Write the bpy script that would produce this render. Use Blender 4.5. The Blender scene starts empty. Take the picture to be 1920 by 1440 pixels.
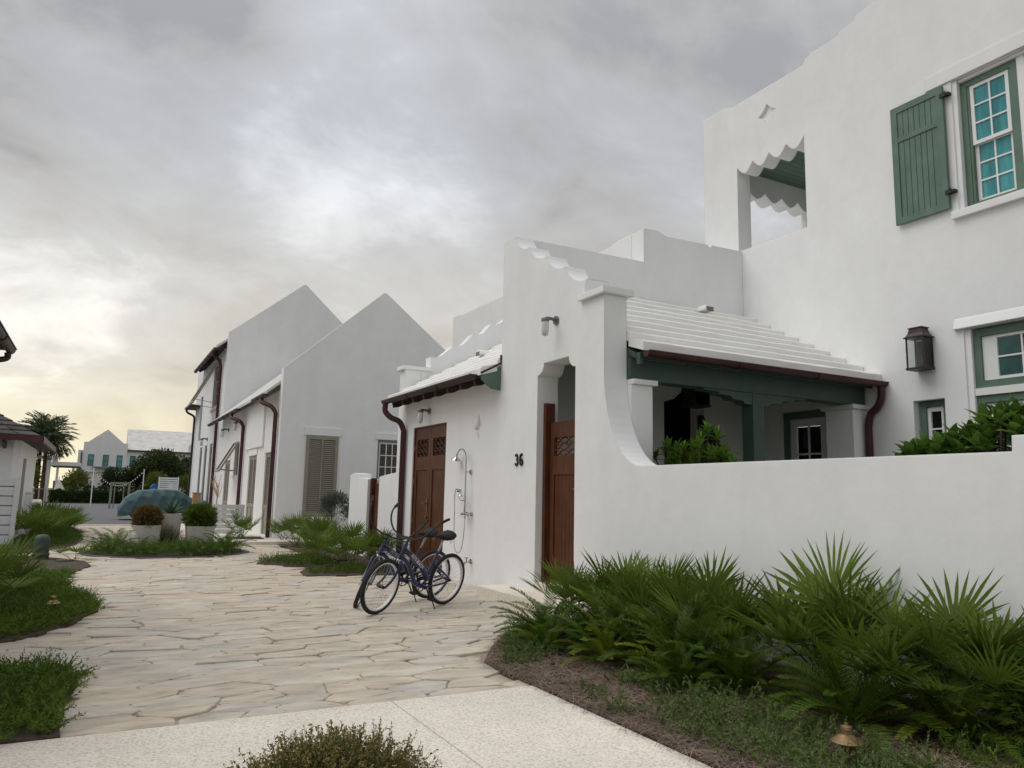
import bpy, bmesh, math, random
import numpy as np
from mathutils import Vector, Matrix
from mathutils.geometry import tessellate_polygon
R = math.radians
random.seed(7); rng = np.random.default_rng(7)
S = bpy.context.scene
COL = S.collection

# ------------------------------------------------------------------ camera
cd = bpy.data.cameras.new('camera'); cam = bpy.data.objects.new('camera', cd); COL.objects.link(cam)
cd.sensor_fit = 'HORIZONTAL'; cd.sensor_width = 36.0; cd.lens = 36.0 * 1431.8 / 1920.0
cd.clip_start = 0.05; cd.clip_end = 2000
rt = Vector((0.88011038, -0.47428699, 0.02139115)); up = Vector((-0.08746496, -0.11769012, 0.98919104)); fw = Vector((0.46664291, 0.87246828, 0.14506379))
m = Matrix((rt, up, -fw)).transposed().to_4x4(); m.translation = Vector((0, 0, 1.45)); cam.matrix_world = m
S.camera = cam
S.render.resolution_x = 1024; S.render.resolution_y = 768
S.render.engine = 'CYCLES'
S.cycles.max_bounces = 7; S.cycles.diffuse_bounces = 4; S.cycles.glossy_bounces = 3; S.cycles.transparent_max_bounces = 8

# ------------------------------------------------------------------ sky and sun (overcast, low warm sun behind cloud)
SUN = Vector((-0.50, 0.22, 0.84)).normalized()
w = bpy.data.worlds.new('World'); S.world = w; w.use_nodes = True
nt = w.node_tree; nt.nodes.clear()
def N(t, **k):
    n = nt.nodes.new(t)
    for a, b in k.items(): setattr(n, a, b)
    return n
def L(a, b): nt.links.new(a, b)
def math_n(op, a, b=None, clamp=False):
    n = N('ShaderNodeMath', operation=op); n.use_clamp = clamp
    for i, v in enumerate((a, b)):
        if v is None: continue
        if isinstance(v, (int, float)): n.inputs[i].default_value = v
        else: L(v, n.inputs[i])
    return n.outputs[0]
tc = N('ShaderNodeTexCoord'); sep = N('ShaderNodeSeparateXYZ'); L(tc.outputs['Generated'], sep.inputs[0])
zc = math_n('MAXIMUM', sep.outputs[2], 0.0)
den = math_n('ADD', zc, 0.46)
comb = N('ShaderNodeCombineXYZ'); L(math_n('DIVIDE', sep.outputs[0], den), comb.inputs[0]); L(math_n('DIVIDE', sep.outputs[1], den), comb.inputs[1])
def cloud(scale, detail, rough, dist, off, sx=1.0):
    mp = N('ShaderNodeMapping'); mp.inputs['Location'].default_value = off; mp.inputs['Rotation'].default_value = (0, 0, R(-24)); mp.inputs['Scale'].default_value = (sx, 1, 1)
    L(comb.outputs[0], mp.inputs[0])
    n = N('ShaderNodeTexNoise'); n.inputs['Scale'].default_value = scale; n.inputs['Detail'].default_value = detail; n.inputs['Roughness'].default_value = rough; n.inputs['Distortion'].default_value = dist
    L(mp.outputs[0], n.inputs['Vector']); return n.outputs['Fac']
c1 = cloud(1.25, 7, 0.48, 0.35, (15.1, 4.4, 0.0), 0.85)
c2 = cloud(4.2, 10, 0.60, 0.35, (8.3, 4.2, 0.0), 0.8)
cm = math_n('ADD', math_n('MULTIPLY', c1, 0.68), math_n('MULTIPLY', c2, 0.32))
ramp = N('ShaderNodeValToRGB'); L(cm, ramp.inputs[0])
e = ramp.color_ramp.elements
e[0].position = 0.42; e[0].color = (0.355, 0.355, 0.365, 1)
e[1].position = 0.63; e[1].color = (0.80, 0.825, 0.87, 1)
k = e.new(0.465); k.color = (0.445, 0.445, 0.45, 1)
k = e.new(0.545); k.color = (0.535, 0.55, 0.58, 1)
# low cloud is lit warm from behind, most of all towards the sun
low = N('ShaderNodeMapRange', interpolation_type='SMOOTHSTEP'); L(sep.outputs[2], low.inputs[0])
low.inputs[1].default_value = 0.0; low.inputs[2].default_value = 0.46; low.inputs[3].default_value = 1.0; low.inputs[4].default_value = 0.0
sd = N('ShaderNodeVectorMath', operation='DOT_PRODUCT'); L(tc.outputs['Generated'], sd.inputs[0])
gl = Vector((-0.16, 0.98, 0.10)).normalized(); sd.inputs[1].default_value = gl
az = N('ShaderNodeMapRange', interpolation_type='SMOOTHSTEP'); L(sd.outputs['Value'], az.inputs[0])
az.inputs[1].default_value = 0.2; az.inputs[2].default_value = 1.0
warm = N('ShaderNodeMix', data_type='RGBA', blend_type='MIX'); L(math_n('MULTIPLY', low.outputs[0], math_n('ADD', math_n('MULTIPLY', az.outputs[0], 0.60), 0.28)), warm.inputs[0])
L(ramp.outputs[0], warm.inputs[6]); 
wm = N('ShaderNodeMix', data_type='RGBA', blend_type='MULTIPLY'); wm.inputs[0].default_value = 1.0
L(ramp.outputs[0], wm.inputs[6]); wm.inputs[7].default_value = (2.25, 2.08, 1.72, 1)
L(wm.outputs[2], warm.inputs[7])
glow = N('ShaderNodeMapRange', interpolation_type='SMOOTHSTEP'); L(sd.outputs['Value'], glow.inputs[0]); glow.inputs[1].default_value = 0.84; glow.inputs[2].default_value = 1.0
lowg = N('ShaderNodeMapRange', interpolation_type='SMOOTHSTEP'); L(sep.outputs[2], lowg.inputs[0])
lowg.inputs[1].default_value = -0.02; lowg.inputs[2].default_value = 0.17; lowg.inputs[3].default_value = 1.0; lowg.inputs[4].default_value = 0.0
gm = N('ShaderNodeMix', data_type='RGBA', blend_type='MIX'); L(math_n('MULTIPLY', math_n('MULTIPLY', glow.outputs[0], lowg.outputs[0]), math_n('ADD', math_n('MULTIPLY', c2, 0.9), 0.35), True), gm.inputs[0])
L(warm.outputs[2], gm.inputs[6]); gm.inputs[7].default_value = (1.75, 1.54, 1.02, 1)
oc = N('ShaderNodeMix', data_type='RGBA', blend_type='MULTIPLY'); oc.inputs[0].default_value = 1.0      # overcast sky: brighter towards the zenith
L(gm.outputs[2], oc.inputs[6]); ocv = math_n('ADD', math_n('MULTIPLY', zc, 0.85), 0.68)
occ = N('ShaderNodeCombineColor'); [L(ocv, occ.inputs[i]) for i in range(3)]; L(occ.outputs[0], oc.inputs[7])
bg = N('ShaderNodeBackground'); L(oc.outputs[2], bg.inputs[0]); bg.inputs[1].default_value = 1.0
sky = N('ShaderNodeTexSky', sky_type='NISHITA'); sky.sun_disc = False
sky.sun_elevation = math.asin(SUN.z); sky.sun_rotation = math.atan2(SUN.x, SUN.y); sky.dust_density = 3.0
bg2 = N('ShaderNodeBackground'); L(sky.outputs[0], bg2.inputs[0]); bg2.inputs[1].default_value = 0.05
mx = N('ShaderNodeMixShader'); mx.inputs[0].default_value = 0.90; L(bg2.outputs[0], mx.inputs[1]); L(bg.outputs[0], mx.inputs[2])
wo = N('ShaderNodeOutputWorld'); L(mx.outputs[0], wo.inputs[0])

sl = bpy.data.lights.new('sun', 'SUN'); sun = bpy.data.objects.new('sun', sl); COL.objects.link(sun)
sl.energy = 1.25; sl.angle = R(48); sl.color = (1.0, 0.985, 0.955)
sun.rotation_euler = SUN.to_track_quat('Z', 'Y').to_euler(); sun.location = (0, 0, 30)
S.view_settings.view_transform = 'Standard'; S.view_settings.look = 'None'; S.view_settings.exposure = 0.12; S.view_settings.gamma = 1.0

# ------------------------------------------------------------------ materials
def mat(name, col, col2=None, scale=6.0, rough=0.75, bump=0.0, bscale=60.0, metal=0.0, stretch=(1, 1, 1), bevel=0.0, detail=5, lo=0.35, hi=0.65, rnd=0.0, spec=0.4, trans=0.0, coat=0.0):
    mt = bpy.data.materials.new(name); mt.use_nodes = True; t = mt.node_tree
    b = t.nodes['Principled BSDF']; b.inputs['Roughness'].default_value = rough; b.inputs['Metallic'].default_value = metal
    b.inputs['Specular IOR Level'].default_value = spec
    if coat: b.inputs['Coat Weight'].default_value = coat
    b.inputs['Base Color'].default_value = (*col, 1)
    tcn = t.nodes.new('ShaderNodeTexCoord'); mp = t.nodes.new('ShaderNodeMapping'); mp.inputs['Scale'].default_value = stretch
    t.links.new(tcn.outputs['Object'], mp.inputs[0])
    out = None
    if col2 is not None:
        n = t.nodes.new('ShaderNodeTexNoise'); n.inputs['Scale'].default_value = scale; n.inputs['Detail'].default_value = detail; n.inputs['Roughness'].default_value = 0.6
        t.links.new(mp.outputs[0], n.inputs['Vector'])
        mr = t.nodes.new('ShaderNodeMapRange'); mr.inputs[1].default_value = lo; mr.inputs[2].default_value = hi; t.links.new(n.outputs['Fac'], mr.inputs[0])
        mix = t.nodes.new('ShaderNodeMix'); mix.data_type = 'RGBA'; t.links.new(mr.outputs[0], mix.inputs[0])
        mix.inputs[6].default_value = (*col, 1); mix.inputs[7].default_value = (*col2, 1); out = mix.outputs[2]
    if rnd:
        oi = t.nodes.new('ShaderNodeObjectInfo'); mr = t.nodes.new('ShaderNodeMapRange'); mr.inputs[3].default_value = 1 - rnd; mr.inputs[4].default_value = 1 + rnd
        t.links.new(oi.outputs['Random'], mr.inputs[0])
        hs = t.nodes.new('ShaderNodeHueSaturation'); t.links.new(mr.outputs[0], hs.inputs['Value'])
        if out is not None: t.links.new(out, hs.inputs['Color'])
        else: hs.inputs['Color'].default_value = (*col, 1)
        out = hs.outputs[0]
    if out is not None: t.links.new(out, b.inputs['Base Color'])
    bn = None
    if bevel:
        bv = t.nodes.new('ShaderNodeBevel'); bv.samples = 4; bv.inputs[0].default_value = bevel; bn = bv.outputs[0]
    if bump:
        n = t.nodes.new('ShaderNodeTexNoise'); n.inputs['Scale'].default_value = bscale; n.inputs['Detail'].default_value = 4
        t.links.new(mp.outputs[0], n.inputs['Vector'])
        bp = t.nodes.new('ShaderNodeBump'); bp.inputs['Strength'].default_value = bump; bp.inputs['Distance'].default_value = 0.02
        t.links.new(n.outputs['Fac'], bp.inputs['Height'])
        if bn is not None: t.links.new(bn, bp.inputs['Normal'])
        bn = bp.outputs[0]
    if bn is not None: t.links.new(bn, b.inputs['Normal'])
    if trans:
        # thin leaf: some light passes through
        tr = t.nodes.new('ShaderNodeBsdfTranslucent'); ms = t.nodes.new('ShaderNodeMixShader'); ms.inputs[0].default_value = trans
        if out is not None: t.links.new(out, tr.inputs[0])
        else: tr.inputs[0].default_value = (*col, 1)
        o = t.nodes['Material Output']; t.links.new(b.outputs[0], ms.inputs[1]); t.links.new(tr.outputs[0], ms.inputs[2]); t.links.new(ms.outputs[0], o.inputs[0])
    return mt

def stucco():
    mt = mat('stucco', (0.852, 0.855, 0.855), (0.80, 0.802, 0.798), scale=1.3, rough=0.9, bump=0.18, bscale=7, bevel=0.022, lo=0.3, hi=0.72, detail=8, spec=0.2)
    t = mt.node_tree; b = t.nodes['Principled BSDF']
    src = b.inputs['Base Color'].links[0].from_socket
    # faint rain streaks and grime near the ground (wear with its own shape)
    geo = t.nodes.new('ShaderNodeNewGeometry'); mp = t.nodes.new('ShaderNodeMapping'); mp.inputs['Scale'].default_value = (0.9, 0.9, 0.22); t.links.new(geo.outputs['Position'], mp.inputs[0])
    n = t.nodes.new('ShaderNodeTexNoise'); n.inputs['Scale'].default_value = 2.4; n.inputs['Detail'].default_value = 7; t.links.new(mp.outputs[0], n.inputs['Vector'])
    mr = t.nodes.new('ShaderNodeMapRange'); mr.inputs[1].default_value = 0.48; mr.inputs[2].default_value = 0.85; mr.inputs[4].default_value = 0.30; t.links.new(n.outputs['Fac'], mr.inputs[0])
    mix = t.nodes.new('ShaderNodeMix'); mix.data_type = 'RGBA'; t.links.new(mr.outputs[0], mix.inputs[0]); t.links.new(src, mix.inputs[6]); mix.inputs[7].default_value = (0.66, 0.655, 0.63, 1)
    t.links.new(mix.outputs[2], b.inputs['Base Color'])
    return mt
M = {}
M['stucco'] = stucco()
M['roofwhite'] = mat('roof_white', (0.85, 0.845, 0.82), (0.78, 0.765, 0.71), scale=2.2, rough=0.85, bump=0.25, bscale=9, bevel=0.012, lo=0.42, hi=0.8, spec=0.2)
M['roofgrey'] = mat('weathered_roof', (0.66, 0.65, 0.62), (0.48, 0.47, 0.44), scale=1.6, rough=0.9, bump=0.2, bscale=9, spec=0.2, lo=0.4, hi=0.75)
M['trimwhite'] = mat('trim_white', (0.80, 0.80, 0.79), rough=0.5)
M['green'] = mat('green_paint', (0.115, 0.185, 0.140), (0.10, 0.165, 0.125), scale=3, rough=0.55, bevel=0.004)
M['wood'] = mat('stained_wood', (0.118, 0.041, 0.018), (0.066, 0.022, 0.010), scale=3.0, spec=0.22, rough=0.5, stretch=(9, 9, 0.5), bump=0.05, bscale=30, lo=0.3, hi=0.7, bevel=0.003)
M['bronze'] = mat('bronze_metal', (0.046, 0.030, 0.028), (0.032, 0.022, 0.022), scale=4, rough=0.42, metal=0.3)
M['maroon'] = mat('maroon_metal', (0.085, 0.026, 0.028), (0.055, 0.022, 0.024), scale=4, rough=0.40, metal=0.25)
M['taupe'] = mat('taupe_paint', (0.300, 0.280, 0.228), (0.272, 0.252, 0.205), scale=3, rough=0.6)
M['black'] = mat('black_metal', (0.014, 0.014, 0.014), rough=0.45)
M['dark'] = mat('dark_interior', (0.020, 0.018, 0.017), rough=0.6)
M['glassdark'] = mat('dark_glass', (0.010, 0.013, 0.013), rough=0.04, spec=0.6)
M['tealfilm'] = mat('teal_glass', (0.075, 0.370, 0.375), (0.020, 0.150, 0.175), scale=1.3, rough=0.05, stretch=(1, 4, 0.8), lo=0.34, hi=0.64, spec=0.6)
M['tealdark'] = mat('teal_dark_glass', (0.012, 0.085, 0.080), (0.006, 0.045, 0.048), scale=2.0, rough=0.05, lo=0.42, hi=0.58, spec=0.7)
M['blind'] = mat('blind', (0.27, 0.25, 0.15), rough=0.7)
M['lampglass'] = mat('frosted_glass', (0.62, 0.62, 0.60), rough=0.25)
M['grey'] = mat('grey_metal', (0.17, 0.17, 0.175), rough=0.45, metal=0.6)
M['chrome'] = mat('chrome', (0.50, 0.50, 0.50), rough=0.16, metal=1.0)
M['brass'] = mat('aged_brass', (0.34, 0.22, 0.11), (0.20, 0.13, 0.07), scale=18, rough=0.42, metal=0.85)
M['concrete'] = mat('shell_concrete', (0.86, 0.795, 0.695), (0.56, 0.49, 0.395), scale=60, rough=0.9, bump=0.4, bscale=80, lo=0.46, hi=0.68, detail=3)
M['sand'] = mat('sand_joint', (0.56, 0.475, 0.36), (0.42, 0.36, 0.28), scale=3, rough=0.95, bump=0.3, bscale=90)
M['mulch'] = mat('mulch', (0.125, 0.090, 0.067), (0.058, 0.042, 0.033), scale=22, rough=1.0, bump=0.8, bscale=60)
M['straw'] = mat('pine_straw', (0.31, 0.225, 0.165), (0.15, 0.105, 0.080), scale=3, rough=0.9)
M['porchstone'] = mat('porch_stone', (0.20, 0.185, 0.16), (0.15, 0.14, 0.12), scale=3, rough=0.8)
M['greenshaded'] = mat('green_paint_shaded', (0.058, 0.098, 0.078), (0.050, 0.085, 0.068), scale=3, rough=0.55)  # darker copy of the green paint, porch shade put into its colour
M['asphalt'] = mat('asphalt', (0.165, 0.165, 0.170), (0.125, 0.125, 0.130), scale=1.2, rough=0.9, bump=0.3, bscale=150, stretch=(1, 2.5, 1))
M['earth'] = mat('earth', (0.13, 0.105, 0.065), (0.07, 0.08, 0.035), scale=0.4, rough=1.0)
M['slate'] = mat('pebbles', (0.16, 0.16, 0.18), (0.07, 0.07, 0.085), scale=28, rough=0.8, bump=0.8, bscale=50)
M['planter'] = mat('planter_shell', (0.62, 0.59, 0.53), (0.52, 0.49, 0.43), scale=2.5, rough=0.8, bump=0.15, bscale=40)
M['fencewhite'] = mat('painted_board', (0.66, 0.67, 0.68), (0.60, 0.61, 0.62), scale=2, rough=0.6, stretch=(1, 1, 6))
M['shingle'] = mat('shingle', (0.085, 0.075, 0.070), (0.045, 0.040, 0.040), scale=6, rough=0.9, rnd=0.3)
M['tan'] = mat('tan_board', (0.42, 0.26, 0.13), rough=0.7)
M['blue'] = mat('blue_plastic', (0.02, 0.13, 0.42), rough=0.4)
M['greybeam'] = mat('grey_timber', (0.25, 0.245, 0.21), rough=0.8)
M['pedestal'] = mat('green_plastic', (0.050, 0.085, 0.068), (0.042, 0.070, 0.058), scale=3, rough=0.55)
M['cover'] = mat('car_cover', (0.085, 0.150, 0.158), (0.062, 0.115, 0.122), scale=1.4, rough=0.75, bump=0.12, bscale=12)
M['bulb'] = mat('bulb_glass', (0.75, 0.72, 0.62), rough=0.2)
M['bike'] = mat('navy_paint', (0.009, 0.014, 0.080), rough=0.28, coat=0.4)
M['bikeblack'] = mat('bike_black', (0.012, 0.012, 0.012), rough=0.5)
M['rubber'] = mat('rubber', (0.016, 0.016, 0.016), rough=0.75)
M['rim'] = mat('white_rim', (0.72, 0.72, 0.72), rough=0.35)
M['steel'] = mat('spoke_steel', (0.42, 0.42, 0.43), rough=0.3, metal=0.9)
M['letter'] = mat('white_letter', (0.62, 0.64, 0.70), rough=0.5)
M['teal_clamp'] = mat('teal_anodised', (0.02, 0.10, 0.15), rough=0.3, metal=0.6)
M['bark'] = mat('bark', (0.10, 0.075, 0.055), (0.05, 0.04, 0.03), scale=14, rough=0.95, bump=0.6, bscale=30)
M['palmbark'] = mat('palm_bark', (0.13, 0.085, 0.06), (0.05, 0.035, 0.028), scale=8, rough=0.95, stretch=(1, 1, 5), bump=0.8, bscale=20)
def leafm(n, a, b, sc=5.0, tr=0.25, rough=0.5, rnd=0.12): return mat(n, a, b, scale=sc, rough=min(.8, rough + .12), trans=tr, rnd=rnd, spec=0.18, lo=0.3, hi=0.7)
M['fan'] = leafm('palmetto_leaf', (0.150, 0.210, 0.032), (0.078, 0.130, 0.020), 4, 0.32, 0.42, 0.28)
M['coontie'] = leafm('coontie_leaf', (0.088, 0.148, 0.013), (0.048, 0.095, 0.009), 5, 0.32, 0.38, 0.25)
M['coontie_young'] = leafm('young_leaf', (0.22, 0.25, 0.022), (0.13, 0.18, 0.018), 5, 0.3, 0.45, 0.2)
M['juniper'] = leafm('juniper', (0.130, 0.205, 0.030), (0.070, 0.125, 0.018), 5, 0.2, 0.6)
M['juniper_blue'] = leafm('blue_juniper', (0.155, 0.215, 0.066), (0.085, 0.130, 0.036), 6, 0.2, 0.6)
M['broad'] = leafm('broad_leaf', (0.120, 0.210, 0.034), (0.068, 0.145, 0.022), 7, 0.25, 0.33, 0.3)
M['pitto'] = leafm('glossy_leaf', (0.130, 0.230, 0.030), (0.070, 0.145, 0.020), 6, 0.25, 0.38, 0.25)
M['bronzeleaf'] = leafm('bronze_leaf', (0.24, 0.235, 0.065), (0.135, 0.155, 0.040), 9, 0.2, 0.55)
M['bronzetip'] = leafm('bronze_tip_leaf', (0.34, 0.22, 0.10), (0.24, 0.20, 0.07), 9, 0.2, 0.55)
M['rust'] = leafm('rust_leaf', (0.225, 0.130, 0.058), (0.15, 0.125, 0.040), 6, 0.2, 0.6)
M['podo'] = leafm('needle_leaf', (0.150, 0.210, 0.036), (0.085, 0.140, 0.024), 5, 0.2, 0.5)
M['agave'] = leafm('agave_leaf', (0.085, 0.155, 0.085), (0.060, 0.115, 0.060), 5, 0.1, 0.45)
M['hedge'] = leafm('hedge_leaf', (0.045, 0.078, 0.018), (0.022, 0.042, 0.011), 3, 0.15, 0.6)
M['oak'] = leafm('oak_leaf', (0.075, 0.100, 0.032), (0.036, 0.055, 0.017), 1.2, 0.2, 0.6)
M['lime'] = leafm('lime_leaf', (0.180, 0.195, 0.036), (0.095, 0.125, 0.024), 1.5, 0.25, 0.6)
M['conifer'] = leafm('conifer_leaf', (0.065, 0.092, 0.042), (0.034, 0.055, 0.025), 1.5, 0.15, 0.6)
M['palmleaf'] = leafm('date_palm_leaf', (0.125, 0.165, 0.085), (0.075, 0.105, 0.050), 1.0, 0.15, 0.5)
M['palmdry'] = leafm('palm_dry_leaf', (0.14, 0.10, 0.05), (0.07, 0.055, 0.03), 1.0, 0.15, 0.6)
M['grass'] = leafm('grass_tuft', (0.22, 0.19, 0.12), (0.13, 0.12, 0.07), 3, 0.3, 0.7)
M['sage'] = leafm('grey_leaf', (0.16, 0.19, 0.15), (0.10, 0.13, 0.10), 5, 0.2, 0.7)
M['deadleaf'] = mat('dead_leaf', (0.22, 0.075, 0.035), (0.12, 0.045, 0.025), scale=20, rough=0.8)

def patchy(mt, scale, lo_, hi_, sx=(1, 1, 1)):
    t = mt.node_tree; b = t.nodes['Principled BSDF']; src = b.inputs['Base Color'].links[0].from_socket
    geo = t.nodes.new('ShaderNodeNewGeometry'); mp = t.nodes.new('ShaderNodeMapping'); mp.inputs['Scale'].default_value = sx; t.links.new(geo.outputs['Position'], mp.inputs[0])
    n = t.nodes.new('ShaderNodeTexNoise'); n.inputs['Scale'].default_value = scale; n.inputs['Detail'].default_value = 8; n.inputs['Roughness'].default_value = .62; t.links.new(mp.outputs[0], n.inputs['Vector'])
    mr = t.nodes.new('ShaderNodeMapRange'); mr.inputs[1].default_value = .33; mr.inputs[2].default_value = .68; mr.inputs[3].default_value = lo_; mr.inputs[4].default_value = hi_; t.links.new(n.outputs['Fac'], mr.inputs[0])
    hs = t.nodes.new('ShaderNodeHueSaturation'); t.links.new(mr.outputs[0], hs.inputs['Value']); t.links.new(src, hs.inputs['Color']); t.links.new(hs.outputs[0], b.inputs['Base Color'])
patchy(M['concrete'], 1.1, .86, 1.04); patchy(M['stucco'], 5.5, .982, 1.012); patchy(M['green'], 3.5, .86, 1.1); patchy(M['wood'], 2.5, .78, 1.2); patchy(M['maroon'], 3.0, .75, 1.25)
def stone_mat():
    mt = mat('flagstone', (0.63, 0.565, 0.475), (0.40, 0.355, 0.295), scale=3.2, rough=0.9, bump=1.0, bscale=9, stretch=(0.7, 1.9, 1), lo=0.38, hi=0.70, detail=14)
    t = mt.node_tree; b = t.nodes['Principled BSDF']; src = b.inputs['Base Color'].links[0].from_socket
    oi = t.nodes.new('ShaderNodeObjectInfo'); rp = t.nodes.new('ShaderNodeValToRGB'); t.links.new(oi.outputs['Random'], rp.inputs[0])
    el = rp.color_ramp.elements; el[0].color = (1.0, 0.95, 0.89, 1); el[1].color = (1.12, 1.10, 1.06, 1); el[0].position = 0.0; el[1].position = 1.0
    for p, c in ((0.3, (0.97, 0.97, 0.96, 1)), (0.55, (1.06, 1.0, 0.93, 1)), (0.78, (0.90, 0.91, 0.92, 1)), (0.88, (0.94, 0.98, 1.03, 1))):
        q = el.new(p); q.color = c
    mul = t.nodes.new('ShaderNodeMix'); mul.data_type = 'RGBA'; mul.blend_type = 'MULTIPLY'; mul.inputs[0].default_value = 1; t.links.new(src, mul.inputs[6]); t.links.new(rp.outputs[0], mul.inputs[7])
    geo = t.nodes.new('ShaderNodeNewGeometry'); mp = t.nodes.new('ShaderNodeMapping'); mp.inputs['Scale'].default_value = (1.3, 5.0, 1); t.links.new(geo.outputs['Position'], mp.inputs[0])
    n = t.nodes.new('ShaderNodeTexNoise'); n.inputs['Scale'].default_value = 2.6; n.inputs['Detail'].default_value = 12; n.inputs['Roughness'].default_value = 0.72; t.links.new(mp.outputs[0], n.inputs['Vector'])
    mr = t.nodes.new('ShaderNodeMapRange'); mr.inputs[1].default_value = 0.575; mr.inputs[2].default_value = 0.64; mr.inputs[4].default_value = 0.70; t.links.new(n.outputs['Fac'], mr.inputs[0])
    mix = t.nodes.new('ShaderNodeMix'); mix.data_type = 'RGBA'; t.links.new(mr.outputs[0], mix.inputs[0]); t.links.new(mul.outputs[2], mix.inputs[6]); mix.inputs[7].default_value = (0.17, 0.145, 0.115, 1)
    n2 = t.nodes.new('ShaderNodeTexNoise'); n2.inputs['Scale'].default_value = 0.8; n2.inputs['Detail'].default_value = 5; t.links.new(geo.outputs['Position'], n2.inputs['Vector'])
    mr2 = t.nodes.new('ShaderNodeMapRange'); mr2.inputs[1].default_value = 0.5; mr2.inputs[2].default_value = 0.75; mr2.inputs[4].default_value = 0.6; t.links.new(n2.outputs['Fac'], mr2.inputs[0])
    mix2 = t.nodes.new('ShaderNodeMix'); mix2.data_type = 'RGBA'; t.links.new(mr2.outputs[0], mix2.inputs[0]); t.links.new(mix.outputs[2], mix2.inputs[6]); mix2.inputs[7].default_value = (0.50, 0.49, 0.465, 1)
    t.links.new(mix2.outputs[2], b.inputs['Base Color'])
    return mt
M['stone'] = stone_mat()

# ------------------------------------------------------------------ mesh helpers
def tag(o, label=None, cat=None, group=None, kind=None):
    if label: o['label'] = label
    if cat: o['category'] = cat
    if group: o['group'] = group
    if kind: o['kind'] = kind
    return o
def empty(name, loc=(0, 0, 0), rz=0.0, label=None, cat=None, group=None):
    o = bpy.data.objects.new(name, None); o.empty_display_size = 0.2; COL.objects.link(o); o.location = loc; o.rotation_euler = (0, 0, rz)
    return tag(o, label, cat, group)
def link(name, me, parent=None, world=True):
    o = bpy.data.objects.new(name, me); COL.objects.link(o)
    if parent is not None:
        o.parent = parent
        if world:
            p = parent; off = Vector((0, 0, 0))
            while p is not None: off += p.location; p = p.parent
            # parts are written in world coordinates; keep them there
            o.matrix_parent_inverse = Matrix.Translation(-parent_world(parent))
    return o
def parent_world(p):
    v = Vector((0, 0, 0))
    while p is not None:
        v += p.location + p.matrix_parent_inverse.translation
        p = p.parent
    return v
class MB:
    def __init__(s): s.v = []; s.f = []
    def add(s, vs, fs):
        b = len(s.v); s.v += [tuple(q) for q in vs]; s.f += [tuple(i + b for i in q) for q in fs]; return s
    def box(s, x0, x1, y0, y1, z0, z1):
        x0, x1 = min(x0, x1), max(x0, x1); y0, y1 = min(y0, y1), max(y0, y1); z0, z1 = min(z0, z1), max(z0, z1)
        return s.add([(x0, y0, z0), (x1, y0, z0), (x1, y1, z0), (x0, y1, z0), (x0, y0, z1), (x1, y0, z1), (x1, y1, z1), (x0, y1, z1)],
                     [(0, 3, 2, 1), (4, 5, 6, 7), (0, 1, 5, 4), (1, 2, 6, 5), (2, 3, 7, 6), (3, 0, 4, 7)])
    def prism(s, axis, poly, a, b, holes=()):
        # polygon in the plane normal to axis, extruded from a to b
        def P(u, v, d): return (d, u, v) if axis == 'X' else ((u, d, v) if axis == 'Y' else (u, v, d))
        loops = [list(poly)] + [list(h) for h in holes]
        allp = [p for l in loops for p in l]
        tris = tessellate_polygon([[Vector((p[0], p[1], 0)) for p in l] for l in loops])
        n = len(allp)
        vs = [P(*p, a) for p in allp] + [P(*p, b) for p in allp]
        fs = [tuple(t) for t in tris] + [tuple(i + n for i in reversed(t)) for t in tris]
        o = 0
        for l in loops:
            c = len(l)
            for i in range(c):
                j = (i + 1) % c; fs.append((o + i, o + j, o + j + n, o + i + n))
            o += c
        return s.add(vs, fs)
    def tube(s, pts, r, n=8, cap=True, closed=False):
        pts = [Vector(p) for p in pts]; k = len(pts); rr = r if isinstance(r, (list, tuple)) else [r] * k
        vs = []; up = None
        for i, p in enumerate(pts):
            if closed: d = pts[(i + 1) % k] - pts[i - 1]
            else: d = pts[min(i + 1, k - 1)] - pts[max(i - 1, 0)]
            d.normalize()
            if up is None: up = Vector((0, 0, 1)) if abs(d.z) < 0.9 else Vector((1, 0, 0))
            a = d.cross(up); a.normalize(); up = a.cross(d)
            for q in range(n):
                t = 2 * math.pi * q / n; vs.append(p + (a * math.cos(t) + up * math.sin(t)) * rr[i])
        fs = []
        for i in range(k if closed else k - 1):
            j = (i + 1) % k
            for q in range(n): fs.append((i * n + q, i * n + (q + 1) % n, j * n + (q + 1) % n, j * n + q))
        if cap and not closed: fs += [tuple(reversed(range(n))), tuple(range((k - 1) * n, k * n))]
        return s.add(vs, fs)
    def lathe(s, prof, c=(0, 0, 0), n=20):
        vs = []; fs = []
        for r, z in prof:
            for q in range(n): t = 2 * math.pi * q / n; vs.append((c[0] + r * math.cos(t), c[1] + r * math.sin(t), c[2] + z))
        for i in range(len(prof) - 1):
            for q in range(n): fs.append((i * n + q, i * n + (q + 1) % n, (i + 1) * n + (q + 1) % n, (i + 1) * n + q))
        fs += [tuple(reversed(range(n))), tuple(range((len(prof) - 1) * n, len(prof) * n))]
        return s.add(vs, fs)
    def xf(s, mtx):
        s.v = [tuple(mtx @ Vector(p)) for p in s.v]; return s
    def mesh(s, name, mt, smooth=False):
        me = bpy.data.meshes.new(name); me.from_pydata(s.v, [], s.f); me.materials.append(mt)
        bm = bmesh.new(); bm.from_mesh(me); bmesh.ops.recalc_face_normals(bm, faces=bm.faces); bm.to_mesh(me); bm.free()
        if smooth:
            me.polygons.foreach_set('use_smooth', [True] * len(me.polygons))
            try: me.set_sharp_from_angle(angle=R(40))
            except Exception: pass
        me.update(); return me
    def build(s, name, mt, parent=None, smooth=False, world=True):
        return link(name, s.mesh(name, mt, smooth), parent, world)
def box(name, mt, parent, *b): return MB().box(*b).build(name, mt, parent)
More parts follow.
